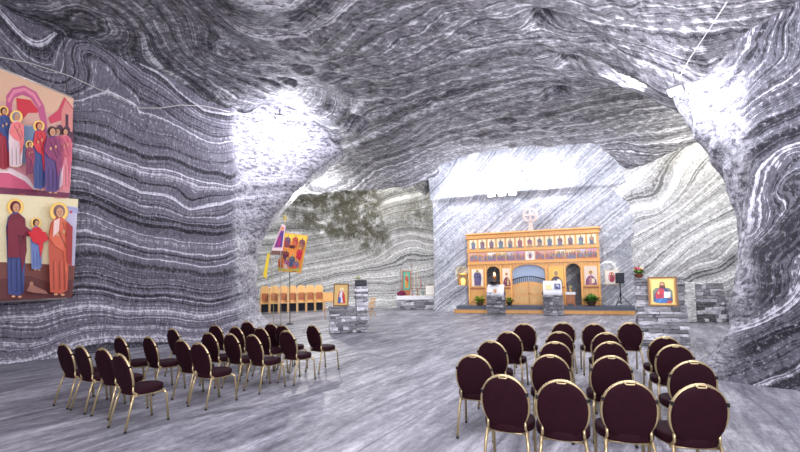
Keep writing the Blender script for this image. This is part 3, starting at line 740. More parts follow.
# ------------------------------------------------------------------ stone work
def rubble(name, boxes, loc, rz, label, cat, group=None, seed=1, ch=.13, shade=1.0):
    """dry-laid salt blocks; every stone a little different"""
    rr = random.Random(seed); m = MB()
    for (x0, x1, y0, y1, z0, z1) in boxes:
        z = z0
        while z < z1-.03:
            h = min(ch*rr.uniform(.55, 1.15), z1-z); 
            if z1-z-h < .05: h = z1-z
            for (ya, yb) in ((y0, (y0+y1)/2), ((y0+y1)/2, y1)):
                x = x0
                while x < x1-.02:
                    w = min(rr.choice([rr.uniform(.12, .3), rr.uniform(.3, .7)]), x1-x)
                    if x1-x-w < .1: w = x1-x
                    j = lambda k=.03: rr.uniform(-k, k)
                    e = .004; g = rr.choice([.14, .22, .36, .1, .5, .27, .18])*shade; col = (g, g, g*1.06)
                    oy0 = j() if ya == y0 else 0; oy1 = j() if yb == y1 else 0
                    ox0 = j() if x == x0 else 0; ox1 = j() if x+w >= x1-.001 else 0
                    vs = []
                    for zz_ in (z+e, z+h-e):
                        for yy in (ya+oy0, yb+oy1):
                            for xx in (x+e+ox0, x+w-e+ox1): vs.append((xx+j(.012), yy+j(.02), zz_+j(.012)))
                    m.add(vs, [(0, 2, 3, 1), (4, 5, 7, 6), (0, 1, 5, 4), (2, 6, 7, 3), (0, 4, 6, 2), (1, 3, 7, 5)], col)
                    x += w
            z += h
        m.box(x0+.04, x1-.04, y0+.04, y1-.04, z0, z1-.03, (.1, .1, .11))
    o = m.build(name, M['stone'], None, .007); o.location = loc; o.rotation_euler = (0, 0, rz); return tag(o, label, cat, group)
# right pier with its framed icon
rp = onfloor(666, 347); rpa = R(-30)
rubble('stone_pier', [(-.6, .5, 0, .5, 0, 1.0), (-.6, .5, .5, .95, 0, 1.74)], (rp.x, rp.y, 0), rpa, 'grey dry-stone pier standing behind the right block of chairs', 'stone pier', None, 4, .11, 1.25)
Tr = Matrix.Translation((rp.x, rp.y, 0)) @ Matrix.Rotation(rpa, 4, 'Z')
def framed(name, w, h, loc, rz, lean, label, fcol, bg, figs, cat='icon', fw=.035, th=.03, stand=False):
    """framed picture leaning back; origin at the middle of its lower edge"""
    e = empty(name, loc, rz, label, cat); T = Matrix.Rotation(-lean, 4, 'X')
    m = MB()
    for b in ((-w/2, w/2, -th, 0, 0, fw), (-w/2, w/2, -th, 0, h-fw, h), (-w/2, -w/2+fw, -th, 0, fw, h-fw), (w/2-fw, w/2, -th, 0, fw, h-fw)): m.box(*b, fcol, T)
    m.build('frame', M['paint'], e)
    m = MB(); m.box(-w/2+.01, w/2-.01, -th*.5, -.002, .01, h-.01, bg, T); m.build('panel', M['paint'], e)
    iw, ih = w-2*fw, h-2*fw; o = T.to_3x3() @ Vector((0, -1, 0))
    cv = Canvas(lambda u, v: T @ Vector((-w/2+fw+iw*u, -th*.52, fw+ih*v)), .0012, o); cv.rect(0, 0, 1, 1, bg); figs(cv, iw/ih); cv.build('painting', M['gloss'] if False else M['paint'], e)
    if stand: m = MB(); m.tube([T @ Vector((0, 0, h*.8)), (0, h*.4, 0)], .012, (.08, .05, .03)); m.build('strut', M['wood_dark'], e)
    return e
def christ(cv, asp):
    cv.rect(.05, .04, .95, .96, rgb(222, 190, 105)); cv.rect(.1, .07, .9, .93, rgb(236, 208, 122))
    cv.poly([(.12, .1), (.12, .52), (.24, .64), (.76, .64), (.88, .52), (.88, .1)], rgb(112, 118, 96))
    cv.ell(.5, .77, .19, .19*asp, rgb(205, 150, 60), 22); cv.ell(.5, .77, .175, .175*asp, rgb(248, 218, 130), 22)
    cv.poly([(.45, .6), (.55, .6), (.56, .7), (.44, .7)], rgb(185, 125, 90))
    cv.poly([(.14, .1), (.18, .38), (.32, .58), (.44, .64), (.56, .64), (.7, .58), (.82, .38), (.87, .1), (.6, .06), (.35, .06)], rgb(42, 66, 112))
    cv.poly([(.24, .16), (.22, .4), (.36, .59), (.46, .64), (.5, .56), (.55, .63), (.58, .5), (.52, .34), (.6, .18)], rgb(188, 36, 66))
    for a, b2 in ((.3, .5), (.36, .44), (.42, .5)): cv.poly([(a, .2), (a+.02, .2), (a+.05, b2), (a+.03, b2)], rgb(120, 20, 45))
    cv.poly([(.14, .1), (.26, .22), (.6, .25), (.86, .12), (.6, .06), (.35, .06)], rgb(36, 100, 160)); cv.poly([(.3, .1), (.34, .1), (.5, .22), (.46, .22)], rgb(90, 160, 205)); cv.poly([(.62, .06), (.68, .16), (.86, .14), (.82, .06)], rgb(175, 35, 55))
    cv.ell(.5, .77, .105, .13*asp, rgb(78, 44, 28), 16); cv.poly([(.4, .77), (.6, .77), (.62, .64), (.56, .62), (.44, .62), (.38, .64)], rgb(78, 44, 28)); cv.ell(.5, .76, .07, .1*asp, rgb(208, 155, 112), 16)
    cv.poly([(.44, .73), (.56, .73), (.535, .65), (.465, .65)], rgb(78, 44, 28)); cv.ell(.5, .715, .022, .008, rgb(150, 60, 55), 6)
    for e in (-.028, .028): cv.ell(.5+e, .775, .011, .007, (.02, .01, .01), 6); cv.rect(.5+e-.015, .79, .5+e+.015, .795, rgb(70, 40, 28))
    cv.poly([(.493, .775), (.507, .775), (.512, .735), (.488, .735)], rgb(165, 110, 75))
    cv.poly([(.54, .26), (.78, .24), (.8, .47), (.56, .49)], rgb(226, 232, 242)); cv.poly([(.665, .255), (.675, .255), (.69, .48), (.68, .48)], rgb(120, 120, 140))
    for k in range(4): cv.poly([(.57, .3+.045*k), (.65, .295+.045*k), (.65, .305+.045*k), (.57, .31+.045*k)], rgb(120, 120, 150)); cv.poly([(.7, .29+.045*k), (.77, .285+.045*k), (.77, .295+.045*k), (.7, .3+.045*k)], rgb(120, 120, 150))
    cv.ell(.34, .43, .04, .06, rgb(205, 150, 110), 8); cv.rect(.325, .46, .34, .53, rgb(205, 150, 110)); cv.rect(.35, .46, .362, .52, rgb(205, 150, 110)); cv.ell(.74, .26, .045, .03, rgb(205, 150, 110), 8)
    for u in (.03, .97): cv.rect(u-.012, .05, u+.012, .95, rgb(150, 90, 40))
p = Tr @ Vector((0, .17, 1.0))
framed('framed_icon', .64, .76, p, -R(31), R(11), 'large gilt-framed icon of a robed bearded figure with open book on the right pier', rgb(120, 80, 35), rgb(222, 185, 95), christ, fw=.04, stand=True)
# flower pot beside it
def leaves(m, c, r, n, ln, wd, cols, rr, up=.3):
    for _ in range(n):
        a = rr.uniform(0, 2*math.pi); el = rr.uniform(up, 1.45); d = Vector((math.cos(a)*math.cos(el), math.sin(a)*math.cos(el), math.sin(el)))
        b = Vector(c)+Vector((rr.uniform(-r, r), rr.uniform(-r, r), rr.uniform(0, r*.6))); sd = d.cross(Z).normalized()*wd*rr.uniform(.7, 1.2); L = ln*rr.uniform(.6, 1.15)
        mid = b+d*L*.5+Vector((0, 0, .02)); tip = b+d*L-Vector((0, 0, L*.18)); nn_ = sd.cross(d).normalized()*wd*.25
        m.add([b, mid+sd, tip, mid-sd, mid-nn_], [(0, 1, 4), (1, 2, 4), (2, 3, 4), (3, 0, 4)], rr.choice(cols), True)
def potplant(name, loc, r, h, ln, label, lc, fc=None, pot=rgb(120, 70, 50), seed=1, n=90):
    rr = random.Random(seed); e = empty(name, loc, 0, label, 'plant')
    m = MB(); m.lathe([(r*.62, 0), (r*.7, .02), (r*.95, h*.85), (r*1.05, h*.87), (r*1.05, h), (r*.9, h), (r*.85, h*.9)], pot, 16); m.build('pot', M['paint'], e)
    m = MB(); leaves(m, (0, 0, h*.85), r*.5, n, ln, ln*.16, lc, rr, .1); m.build('foliage', M['leaf'], e)
    if fc:
        for i in range(9):
            a = i*2.4; q = Vector((math.cos(a)*ln*.55*(i/9)**.5, math.sin(a)*ln*.55*(i/9)**.5, h+ln*.55+rr.uniform(-.03, .05))); m = MB(); col = fc[i % len(fc)]
            m.tube([(q.x*.3, q.y*.3, h*.9), q], .004, rgb(60, 110, 50), 5)
            for k in range(3): m.lathe([(.012, -.02), (.045-.008*k, 0.0+.012*k), (.03-.008*k, .02+.012*k), (.008, .03)], tuple(c*(1-.12*k) for c in col), 9, tuple(q))
            m.build('flower', M['leaf'], e)
    return e
GR = [rgb(60, 110, 40), rgb(90, 150, 60), rgb(120, 170, 75), rgb(45, 85, 35)]; YG = [rgb(150, 165, 60), rgb(190, 190, 90), rgb(110, 130, 45), rgb(200, 200, 120)]
q = Tr @ Vector((-.5, .72, 1.72)); potplant('flower_pot', q, .12, .12, .22, 'small pot of red, white and yellow flowers on top of the right pier', GR, [rgb(200, 40, 50), rgb(235, 225, 190), rgb(225, 190, 70), rgb(180, 60, 120)], rgb(110, 60, 45), 5, 60)
# left pier, its icon and the flowers on its tall end
lp = onfloor(345, 333); la = R(12)
rubble('stone_pier', [(-.52, .4, 0, .6, 0, .92), (.4, .82, 0, .65, 0, 1.6)], (lp.x, lp.y, 0), la, 'grey dry-stone pier with one tall end, beside the aisle at the left block', 'stone pier', None, 9, .11, 1.9)
Tl = Matrix.Translation((lp.x, lp.y, 0)) @ Matrix.Rotation(la, 4, 'Z')
def madonna(cv, asp):
    cv.rect(.05, .04, .95, .96, rgb(214, 180, 110)); cv.ell(.55, .76, .15, .15*asp, rgb(245, 220, 150), 18)
    cv.poly([(.25, .08), (.28, .5), (.42, .68), (.62, .68), (.78, .5), (.84, .08)], rgb(200, 50, 45)); cv.poly([(.4, .12), (.34, .45), (.5, .7), (.6, .66), (.58, .4), (.66, .12)], rgb(215, 225, 235))
    cv.ell(.55, .74, .09, .1*asp, rgb(225, 225, 235), 14); cv.ell(.55, .73, .06, .075*asp, rgb(205, 150, 110), 12)
    for e in (-.022, .022): cv.ell(.55+e, .745, .009, .006, (.02, .01, .01), 6)
    cv.poly([(.3, .1), (.28, .32), (.42, .42), (.5, .3), (.48, .1)], rgb(65, 90, 150)); cv.ell(.38, .46, .05, .055*asp, rgb(205, 150, 110), 10)
framed('framed_icon', .54, .8, Tl @ Vector((-.12, .2, .92)), la-R(14), R(12), 'brown-framed icon in red and white leaning on the left pier', rgb(115, 75, 40), rgb(214, 180, 110), madonna, fw=.035, stand=True)
m = MB(); m.box(-.2, .2, -.16, .16, 0, .22, rgb(52, 55, 60)); o = m.build('stone_block', M['stone'], None, .02); o.location = Tl @ Vector((.61, .32, 1.605)); o.rotation_euler = (0, 0, la); tag(o, 'dark stone block lying on the tall end of the left pier', 'stone')
e = empty('flower_bunch', Tl @ Vector((.5, .26, 1.83)), 0, 'small bunch of cream flowers lying on the dark block of the left pier', 'flowers')
m = MB(); leaves(m, (0, 0, .02), .05, 40, .12, .02, GR, random.Random(2), 0); m.build('foliage', M['leaf'], e)
for i in range(6):
    m = MB(); m.lathe([(.01, -.02), (.035, 0), (.02, .02)], rgb(225, 210, 150), 8, (.07*math.cos(i), .07*math.sin(i), .09)); m.build('flower', M['leaf'], e)
# rubble wall at the right
rw = onfloor(716, 322)
rubble('rubble_wall', [(-.62, .35, 0, .5, 0, 1.45), (.35, .72, 0, .5, 0, 1.08), (.72, 1.3, .0, .5, 0, .5)], (rw.x, rw.y, 0), R(-8), 'low stepped rubble wall of grey slabs at the right back', 'stone wall', None, 12, .15, 1.5)
m = MB(); m.box(-.4, 0, -.06, .56, 0, 1.5, rgb(226, 226, 222)); o = m.build('salt_block', M['stone'], None, .03); o.location = (rw.x-.7*math.cos(R(-8)), rw.y-.7*math.sin(R(-8))-.05, 0); o.rotation_euler = (0, 0, R(-8)); tag(o, 'upright white salt block closing the left end of the rubble wall', 'stone block')
# two stone lecterns before the platform
def lectern(px0, px1, pyb, h, label, seed):
    c = onfloor((px0+px1)/2, pyb); w = (px1-px0)/F*c.y
    rubble('stone_lectern', [(-w/2, w/2, 0, .42, 0, h)], (c.x, c.y, 0), ICR, label, 'stone lectern', None, seed, .11)
    return Matrix.Translation((c.x, c.y, 0)) @ Matrix.Rotation(ICR, 4, 'Z'), w
T1, w1 = lectern(487, 505, 315.5, 1.12, 'stacked-stone lectern left of the royal doors', 21)
T2, w2 = lectern(544, 563, 315.5, 1.1, 'stacked-stone lectern right of the royal doors', 22)
def drape(name, T, w, z, h, label, back, cols=None):
    """slanting reading top under a white cloth that hangs in front"""
    e = empty(name, T @ Vector((0, 0, z)), T.to_euler().z, label, 'reading stand')
    m = MB(); m.add([(-w/2+.03, .04, .02), (w/2-.03, .04, .02), (w/2-.03, .42, h), (-w/2+.03, .42, h), (-w/2+.03, .04, 0), (w/2-.03, .04, 0), (w/2-.03, .42, 0), (-w/2+.03, .42, 0)], [(0, 1, 2, 3), (4, 7, 6, 5), (0, 4, 5, 1), (1, 5, 6, 2), (2, 6, 7, 3), (3, 7, 4, 0)], rgb(150, 95, 50)); m.build('desk', M['wood_dark'], e)
    m = MB(); n = 14; vs = []
    prof = [(.44, h+.01), (.24, h*.55+.03), (.03, .045), (-.012, -.02), (-.03, -.16)]
    for j, (yy, z_) in enumerate(prof):
        for i in range(n+1): vs.append((-w*.46+w*.92*i/n, yy-(.012*math.sin(i*1.7) if j > 2 else 0), z_+(.012*math.sin(i*.9) if j == 4 else 0)))
    fs = [(j*(n+1)+i, j*(n+1)+i+1, (j+1)*(n+1)+i+1, (j+1)*(n+1)+i) for j in range(len(prof)-1) for i in range(n)]
    m.add(vs, fs, rgb(236, 236, 240), True); o = m.build('cloth', M['cloth'], e); md = o.modifiers.new('thick', 'SOLIDIFY'); md.thickness = .008
    return e
drape('draped_stand', T1, w1, 1.125, .34, 'low reading desk with white cloth on the left stone lectern', 0)
drape('draped_stand', T2, w2, 1.105, .5, 'tall sloped reading desk with white cloth on the right stone lectern', 0)
framed('small_icon', .2, .24, T1 @ Vector((0, -.065, 1.06)), ICR, R(-2), 'small cream oval icon hanging on the white cloth of the left lectern', rgb(230, 225, 215), rgb(240, 225, 195), lambda cv, a: (cv.ell(.5, .5, .4, .45, rgb(225, 150, 90), 18), cv.ell(.5, .5, .32, .37, rgb(245, 220, 170), 18), cv.fig(.5, .8, .2, .4, rgb(190, 90, 60), rgb(200, 120, 80), simple=True)), fw=.015, th=.02)
framed('open_book', .28, .3, T2 @ Vector((-.17, .03, 1.2)), ICR, R(38), 'open pale yellow book on the white cloth of the right lectern', rgb(235, 225, 200), rgb(245, 230, 175), lambda cv, a: ([cv.rect(.08, .15+.1*i, .46, .17+.1*i, rgb(200, 175, 130)) for i in range(8)], [cv.rect(.54, .15+.1*i, .92, .17+.1*i, rgb(200, 175, 130)) for i in range(8)]), 'book', .012, .025)
framed('small_icon', .3, .36, T2 @ Vector((.22, .03, 1.2)), ICR, R(36), 'small blue and white icon lying right of the book on the right lectern', rgb(200, 205, 215), rgb(90, 100, 140), lambda cv, a: cv.fig(.5, .9, .08, .6, rgb(60, 65, 105), rgb(190, 200, 225)), fw=.02, th=.02)
# dark dish with a golden lamp on the left lectern
e = empty('oil_lamp', T1 @ Vector((-.1, .26, 1.46)), 0, 'dark dish with a lit golden oil lamp behind the left lectern cloth', 'oil lamp')
m = MB(); m.lathe([(.1, 0), (.12, .02), (.24, .13), (.26, .17), (.2, .15)], rgb(28, 28, 34), 18); m.build('dish', M['metal'], e)
m = MB(); m.lathe([(.05, .12), (.02, .16), (.018, .28), (.07, .33), (.09, .42), (.06, .48), (.05, .46)], rgb(214, 140, 80), 14, (.06, 0, 0)); m.build('lamp_body', M['gold'], e)
m = MB(); m.lathe([(.035, .44), (.05, .5), (.03, .58), (.005, .63)], rgb(255, 200, 110), 12, (.06, 0, 0)); m.build('flame_glass', M['glow'], e)
# small cabinet and vessel in front of the right side door
p = P((xs['q0']+sloc(573))/2-.05, -.75, H0)
e = empty('side_table', p, ICR, 'small reddish wooden table with white cloth before the right side door', 'table')
m = MB(); m.box(-.2, .2, -.16, .16, .12, .66, c_); m.build('cabinet', M['wood_red'], e, .006)
m = MB(); m.box(-.17, .17, -.175, -.16, .16, .6, c_); m.build('door', M['wood_red'], e, .005)
for sx in (-1, 1):
    for sy in (-1, 1): m = MB(); m.box(sx*.18-.02, sx*.18+.02, sy*.14-.02, sy*.14+.02, 0, .12, c_); m.build('leg', M['wood_red'], e)
m = MB(); m.box(-.22, .22, -.185, .18, .66, .69, rgb(240, 240, 242)); m.box(-.22, .22, -.19, -.183, .57, .69, rgb(240, 240, 242)); m.build('cloth', M['cloth'], e)
e = empty('flower_vase', p+EX*.02+Vector((0, 0, .69)), 0, 'vase of pale flowers on the reddish side table', 'vase')
m = MB(); m.lathe([(.04, 0), (.06, .04), (.05, .1), (.025, .14), (.035, .17)], rgb(190, 150, 90), 12); m.build('vase', M['gloss'], e)
m = MB(); leaves(m, (0, 0, .14), .02, 40, .2, .025, [rgb(205, 190, 130), rgb(160, 160, 90), rgb(225, 205, 170)], random.Random(8), .6); m.build('flowers', M['leaf'], e)
# potted plants on the platform
potplant('potted_plant', P(sloc(478.5, -.6), -.6, H0), .2, .2, .42, 'bushy yellow-green plant at the left foot of the altar screen', YG, None, rgb(110, 85, 60), 11, 150)
potplant('potted_plant', P(sloc(508, -.6), -.6, H0), .14, .2, .3, 'narrow green plant beside the left stone lectern', YG+GR, None, rgb(60, 60, 50), 12, 90)
potplant('potted_plant', P(sloc(589.5, -.6), -.6, H0), .22, .22, .46, 'bushy deep green plant at the right foot of the altar screen', GR, None, rgb(80, 60, 50), 13, 170)

# ------------------------------------------------------------------ niches
nx = NICHES[0][0]; e = empty('votive_shrine', P(nx, .62, nz0), ICR, 'glowing golden shrine lamp inside the left rock niche', 'lamp')
m = MB(); m.box(-.22, .22, -.12, .12, 0, .05, rgb(205, 160, 90)); m.box(-.22, -.18, -.12, .12, .05, .62, rgb(205, 160, 90)); m.box(.18, .22, -.12, .12, .05, .62, rgb(205, 160, 90)); m.box(-.24, .24, -.14, .14, .62, .68, rgb(205, 160, 90)); m.build('case', M['gold'], e)
m = MB(); m.lathe([(.07, .06), (.11, .1), (.12, .3), (.06, .4), (.03, .42)], rgb(255, 200, 90), 14); m.build('lamp_glass', M['soft_glow'], e)
lamp('POINT', P(nx, .3, nz0+.75), 7, (1, .78, .4), .06)
e = framed('framed_icon', .62, .72, P(NICHES[1][0]+.12, .1, 1.38), ICR, R(-1), 'white icon with a red figure mounted below the right rock niche', rgb(225, 205, 175), rgb(245, 236, 226), lambda cv, a: (cv.ell(.5, .5, .26, .38, rgb(215, 70, 80), 18), cv.ell(.5, .5, .2, .31, rgb(245, 226, 216), 18), cv.fig(.5, .82, .14, .36, rgb(180, 60, 90), rgb(170, 70, 80))), fw=.03)
lamp('POINT', P(NICHES[1][0], .25, nz1+.15), 10, (1, .95, .88), .05)

# ------------------------------------------------------------------ loudspeaker on its tripod
sp = P(sloc(619, -.45), -.45, H0); e = empty('speaker_stand', sp, ICR, 'black tripod stand at the right end of the platform', 'stand')
BK = rgb(30, 30, 36)
m = MB(); m.tube([(0, 0, .1), (0, 0, 1.08)], .022, BK); m.build('pole', M['metal'], e)
m = MB(); m.tube([(0, 0, .52), (0, 0, .62)], .04, BK); m.build('collar', M['metal'], e)
for k in range(3):
    a = R(90+120*k+20); m = MB(); m.tube([(0, 0, .58), (.42*math.cos(a), .42*math.sin(a), .015)], .014, BK); m.tube([(0, 0, .12), (.25*math.cos(a), .25*math.sin(a), .25)], .009, BK); m.build('leg', M['metal'], e)
e = empty('loudspeaker', sp+Vector((0, 0, 1.08)), ICR-R(4), 'black loudspeaker box on the tripod right of the altar screen', 'loudspeaker')
m = MB(); m.prism([(-.18, 0), (.18, 0), (.18, .5), (-.18, .5)], -.13, .14, BK); m.build('cabinet', M['metal'], e, .015)
m = MB(); m.box(-.155, .155, -.142, -.131, .03, .47, rgb(48, 50, 60)); m.build('grille', M['cloth'], e)

# ------------------------------------------------------------------ things on the ledge at the left of the altar
ap = onfloor(416, 309.5); aw = 38/F*ap.y
rubble('stone_altar', [(-aw/2, aw/2, 0, .6, 0, .8)], (ap.x, ap.y, 0), R(-4), 'low white stone altar table against the back wall', 'stone table', None, 31, .17, 1.5)
m = MB(); m.box(-aw/2-.03, aw/2-.05, -.03, .6, .81, .84, rgb(236, 236, 238)); m.box(-aw/2-.03, aw/2-.05, -.045, -.03, .6, .84, rgb(236, 236, 238)); o = m.build('altar_cloth', M['cloth'], None, .005); o.location = (ap.x, ap.y, 0); o.rotation_euler = (0, 0, R(-4)); tag(o, 'white cloth spread over the low stone altar table', 'cloth')
Ta = Matrix.Translation((ap.x, ap.y, .84)) @ Matrix.Rotation(R(-4), 4, 'Z')
def apx(px): return (px-416)/F*ap.y*1.02
framed('tall_icon', .55, 1.25, Ta @ Vector((apx(407), .42, .28)), 0, R(3), 'tall green and gold icon standing at the back of the white altar table', rgb(170, 110, 70), rgb(70, 160, 140), lambda cv, a: (cv.rect(.1, .06, .9, .94, rgb(95, 175, 150)), cv.fig(.5, .9, .1, .55, rgb(215, 150, 50), rgb(190, 80, 60))), fw=.06)
m = MB(); m.box(-.22, .22, -.12, .12, 0, .28, rgb(150, 95, 85)); o = m.build('wooden_box', M['wood_red'], None, .01); o.location = Ta @ Vector((apx(407), .42, 0)); tag(o, 'brown box that holds up the green and gold icon', 'box')
for k, (px, h) in enumerate(((401.5, 1.7), (412.5, 2.0))):
    m = MB(); m.lathe([(.09, 0), (.08, .02), (.02, .05), (.015, h-.3), (.04, h-.28), (.018, h-.27), (.018, h)], rgb(150, 90, 70), 10); o = m.build('candlestick', M['gold'], None); o.location = Ta @ Vector((apx(px), .3, 0)); tag(o, 'tall slim reddish candlestick %s the green icon' % ('left of' if k == 0 else 'right of'), 'candlestick')
m = MB(); m.lathe([(.02, 0), (.28, .01), (.3, .12), (.24, .26), (.14, .34), (.03, .36)], rgb(110, 22, 62), 16)
o = m.build('cloth_bundle', M['cloth'], None); o.location = Ta @ Vector((apx(402), .12, 0)); o.scale = (.9, .4, .85); tag(o, 'dark crimson velvet bundle at the left end of the white altar table', 'cloth')
e = empty('candelabrum', Ta @ Vector((apx(418), .35, 0)), 0, 'golden candelabrum with tall candles in the middle of the white altar table', 'candelabrum')
m = MB(); m.lathe([(.14, 0), (.13, .02), (.03, .06), (.025, .38), (.06, .4)], rgb(180, 130, 60), 14); m.tube([(-.2, 0, .42), (-.1, 0, .36), (0, 0, .4), (.1, 0, .36), (.2, 0, .42)], .015, rgb(190, 140, 60)); m.build('base', M['gold'], e)
for x, h in ((-.2, .7), (0, 1.2), (.2, .6)): m = MB(); m.lathe([(.022, .4), (.022, .4+h), (.006, .42+h)], rgb(195, 70, 60) if x > 0 else rgb(225, 205, 170), 8, (x, 0, 0)); m.build('candle', M['paint'], e)
m = MB(); m.lathe([(.06, 0), (.09, .05), (.09, .2), (.05, .24)], rgb(140, 150, 140), 12); o = m.build('jar', M['gloss'], None); o.location = Ta @ Vector((apx(423), .25, 0)); tag(o, 'squat grey jar right of the golden candelabrum', 'jar')
framed('framed_notice', .58, .62, Ta @ Vector((apx(430), .3, 0)), R(-4), R(12), 'pale framed notice at the right end of the white altar table', rgb(150, 110, 70), rgb(245, 240, 232), lambda cv, a: [cv.rect(.15, .2+.12*i, .85, .22+.12*i, rgb(200, 195, 190)) for i in range(5)], 'notice', .025)
# glowing candle lamp on the rock beside the platform
gp = onfloor(444.5, 306); m = MB()
m.add([(-.5, -.2, 0), (.55, -.25, 0), (.6, .35, 0), (-.45, .4, 0), (-.38, -.1, .22), (.42, -.12, .26), (.4, .28, .25), (-.35, .3, .2)], [(0, 3, 2, 1), (4, 5, 6, 7), (0, 1, 5, 4), (1, 2, 6, 5), (2, 3, 7, 6), (3, 0, 4, 7)], (.5, .5, .52)); o = m.build('salt_boulder', M['stone'], None, .06); o.location = gp; tag(o, 'low pale salt boulder left of the platform', 'stone')
e = empty('salt_lamp', gp+Vector((0, .05, .24)), 0, 'warm glowing salt lamp on the boulder left of the platform', 'lamp')
m = MB(); m.lathe([(.16, 0), (.17, .03), (.15, .05)], rgb(90, 50, 25), 12); m.build('base', M['wood_dark'], e)
m = MB(); m.lathe([(.12, .05), (.17, .12), (.16, .22), (.1, .34), (.04, .4)], rgb(255, 190, 95), 9); m.build('lamp_glass', M['soft_glow'], e)
lamp('POINT', gp+Vector((0, -.35, .5)), 14, (1, .72, .38), .12)

# ------------------------------------------------------------------ row of wooden stalls at the left back
s0, s1 = onfloor(260, 313.5), onfloor(324, 311); dv = (s1-s0); Ls = dv.length; az = math.atan2(dv.y, dv.x); us = dv.normalized()
ns = 7; sw = Ls/ns
def make_stall():
    e = empty('choir_stall', (0, 0, 0)); w = sw/2-.012
    m = MB(); m.prism([(-w, .42), (w, .42), (w, 1.14), (w*.8, 1.16), (w*.76, 1.24), (-w*.76, 1.24), (-w*.8, 1.16), (-w, 1.14)], .38, .42, c_); m.build('back', M['wood_pale'], e)
    m = MB(); m.box(-w*.86, w*.86, .02, .38, .42, .46, c_); m.build('seat', M['wood_pale'], e, .006)
    m = MB(); m.box(-w*.7, w*.7, .36, .378, .56, .9, c_); m.build('back_panel', M['wood_red'], e)
    for s in (-1, 1):
        m = MB(); m.box(s*(w-.02)-.02, s*(w-.02)+.02, .0, .4, .3, .84, c_); m.build('side_panel', M['wood_pale'], e)
        m = MB(); m.box(s*(w-.035)-.035, s*(w-.035)+.035, -.05, .36, .84, .88, c_); m.build('armrest', M['wood_pale'], e, .008)
        for y in (.03, .37): m = MB(); m.box(s*w*.9-.022, s*w*.9+.022, y-.022, y+.022, 0, .42 if y < .1 else .42, c_); m.build('leg', M['wood_pale'], e)
    m = MB(); m.box(-w*.85, w*.85, .3, .33, .04, .4, rgb(40, 44, 58)); m.build('kick_board', M['cloth'], e)
    return e
st0 = make_stall(); SN = ['at the left end by the pillar', 'second from the left end', 'third from the left end', 'in the middle of the row', 'third from the right end', 'second from the right end', 'at the right end']
for i in range(ns):
    o = st0 if i == 0 else copy_tree(st0); o.location = s0+us*sw*(i+.5); o.rotation_euler = (0, 0, az); o.scale = (1, 1.15, 1.28); tag(o, 'pale wooden choir stall %s' % SN[i], 'choir stall', 'choir stalls along the back wall')
def slat_chair(name, loc, rz, label):
    e = empty(name, loc, rz, label, 'chair')
    for s in (-1, 1):
        m = MB(); m.tube([(s*.2, .2, .0), (s*.2, -.18, .95)], .02, c_, 6); m.build('leg', M['wood_pale'], e)
        m = MB(); m.tube([(s*.17, -.2, .0), (s*.17, .2, .46)], .02, c_, 6); m.build('leg', M['wood_pale'], e)
    m = MB(); m.box(-.2, .2, -.16, .22, .44, .47, c_); m.build('seat', M['wood_pale'], e, .006)
    for z in (.62, .74, .86): m = MB(); y = .2-.4*z; m.box(-.19, .19, y-.012, y+.012, z-.035, z+.035, c_); m.build('slat', M['wood_pale'], e, .004)
    return e
q = onfloor(371, 316); slat_chair('folding_chair', (q.x, q.y, 0), R(60), 'pale wooden folding chair half hidden behind the left pier')
q = onfloor(328.5, 318); e = empty('folding_lectern', (q.x, q.y, 0), R(10), 'orange wooden folding book stand with crossed legs at the end of the stalls', 'lectern')
for s in (-1, 1):
    for d in (-1, 1): m = MB(); m.tube([(s*.17, d*.2-.0, 0), (s*.17, -d*.18, .78 if d > 0 else .95)], .018, c_, 6); m.build('leg', M['wood'], e)
m = MB(); m.box(-.24, .24, -.015, .015, -.2, .32, c_, Matrix.Translation((0, 0, .98)) @ Matrix.Rotation(R(-35), 4, 'X')); m.build('book_rest', M['wood'], e)
m = MB(); m.box(-.2, .2, -.012, .012, -.012, .012, c_, Matrix.Translation((0, 0, .45))); m.build('crossbar', M['wood'], e)

# ------------------------------------------------------------------ processional banners by the left pillar
bp = onfloor(281, 326); e = empty('processional_banner', (bp.x, bp.y, 0), 0, 'slim pole banner with a purple figure, nearest the left pillar, under a gilt cross', 'banner')
NB = Vector((.12, -1, 0)).normalized()
def bm(px, py, off=0): return onplane(px, py, Vector((bp.x, bp.y-off, 0)), NB)-Vector((bp.x, bp.y, 0))
top = bm(285, 222)
m = MB(); m.lathe([(.16, 0), (.15, .03), (.03, .06), (.02, .1)], rgb(90, 85, 80), 12); m.tube([(0, 0, .05), (0, 0, top.z*.8), top], .014, rgb(185, 180, 165)); m.build('pole', M['metal'], e)
m = MB(); m.box(-.025, .025, -.015, .015, 0, .3, rgb(240, 215, 110), Matrix.Translation(top)); m.box(-.1, .1, -.015, .015, .14, .19, rgb(240, 215, 110), Matrix.Translation(top)); m.build('cross', M['gold'], e)
cv = Canvas(lambda x, y: bm(x, y, .03), .002, NB)
cv.poly([(282, 224), (285.6, 225.5), (282.6, 251), (271.5, 250.5)], rgb(232, 205, 205)); cv.poly([(281.5, 226), (284.6, 227), (281.8, 248), (273.5, 248)], rgb(205, 140, 165))
cv.poly([(281, 231), (284, 231), (282, 247), (274.5, 247)], rgb(95, 60, 130)); cv.ell(282.3, 228.8, 1.3, 1.9, rgb(230, 165, 70)); cv.ell(282.3, 229, .8, 1.2, rgb(195, 130, 100)); cv.poly([(279, 238), (281, 236), (280, 246), (277, 246)], rgb(175, 50, 110))
o = cv.build('cloth', M['cloth'], e); md = o.modifiers.new('thick', 'SOLIDIFY'); md.thickness = .001
m = MB(); a, b2, c3, d3 = bm(271.8, 250.3), bm(283, 251), bm(283, 255.5), bm(270.5, 254.5)
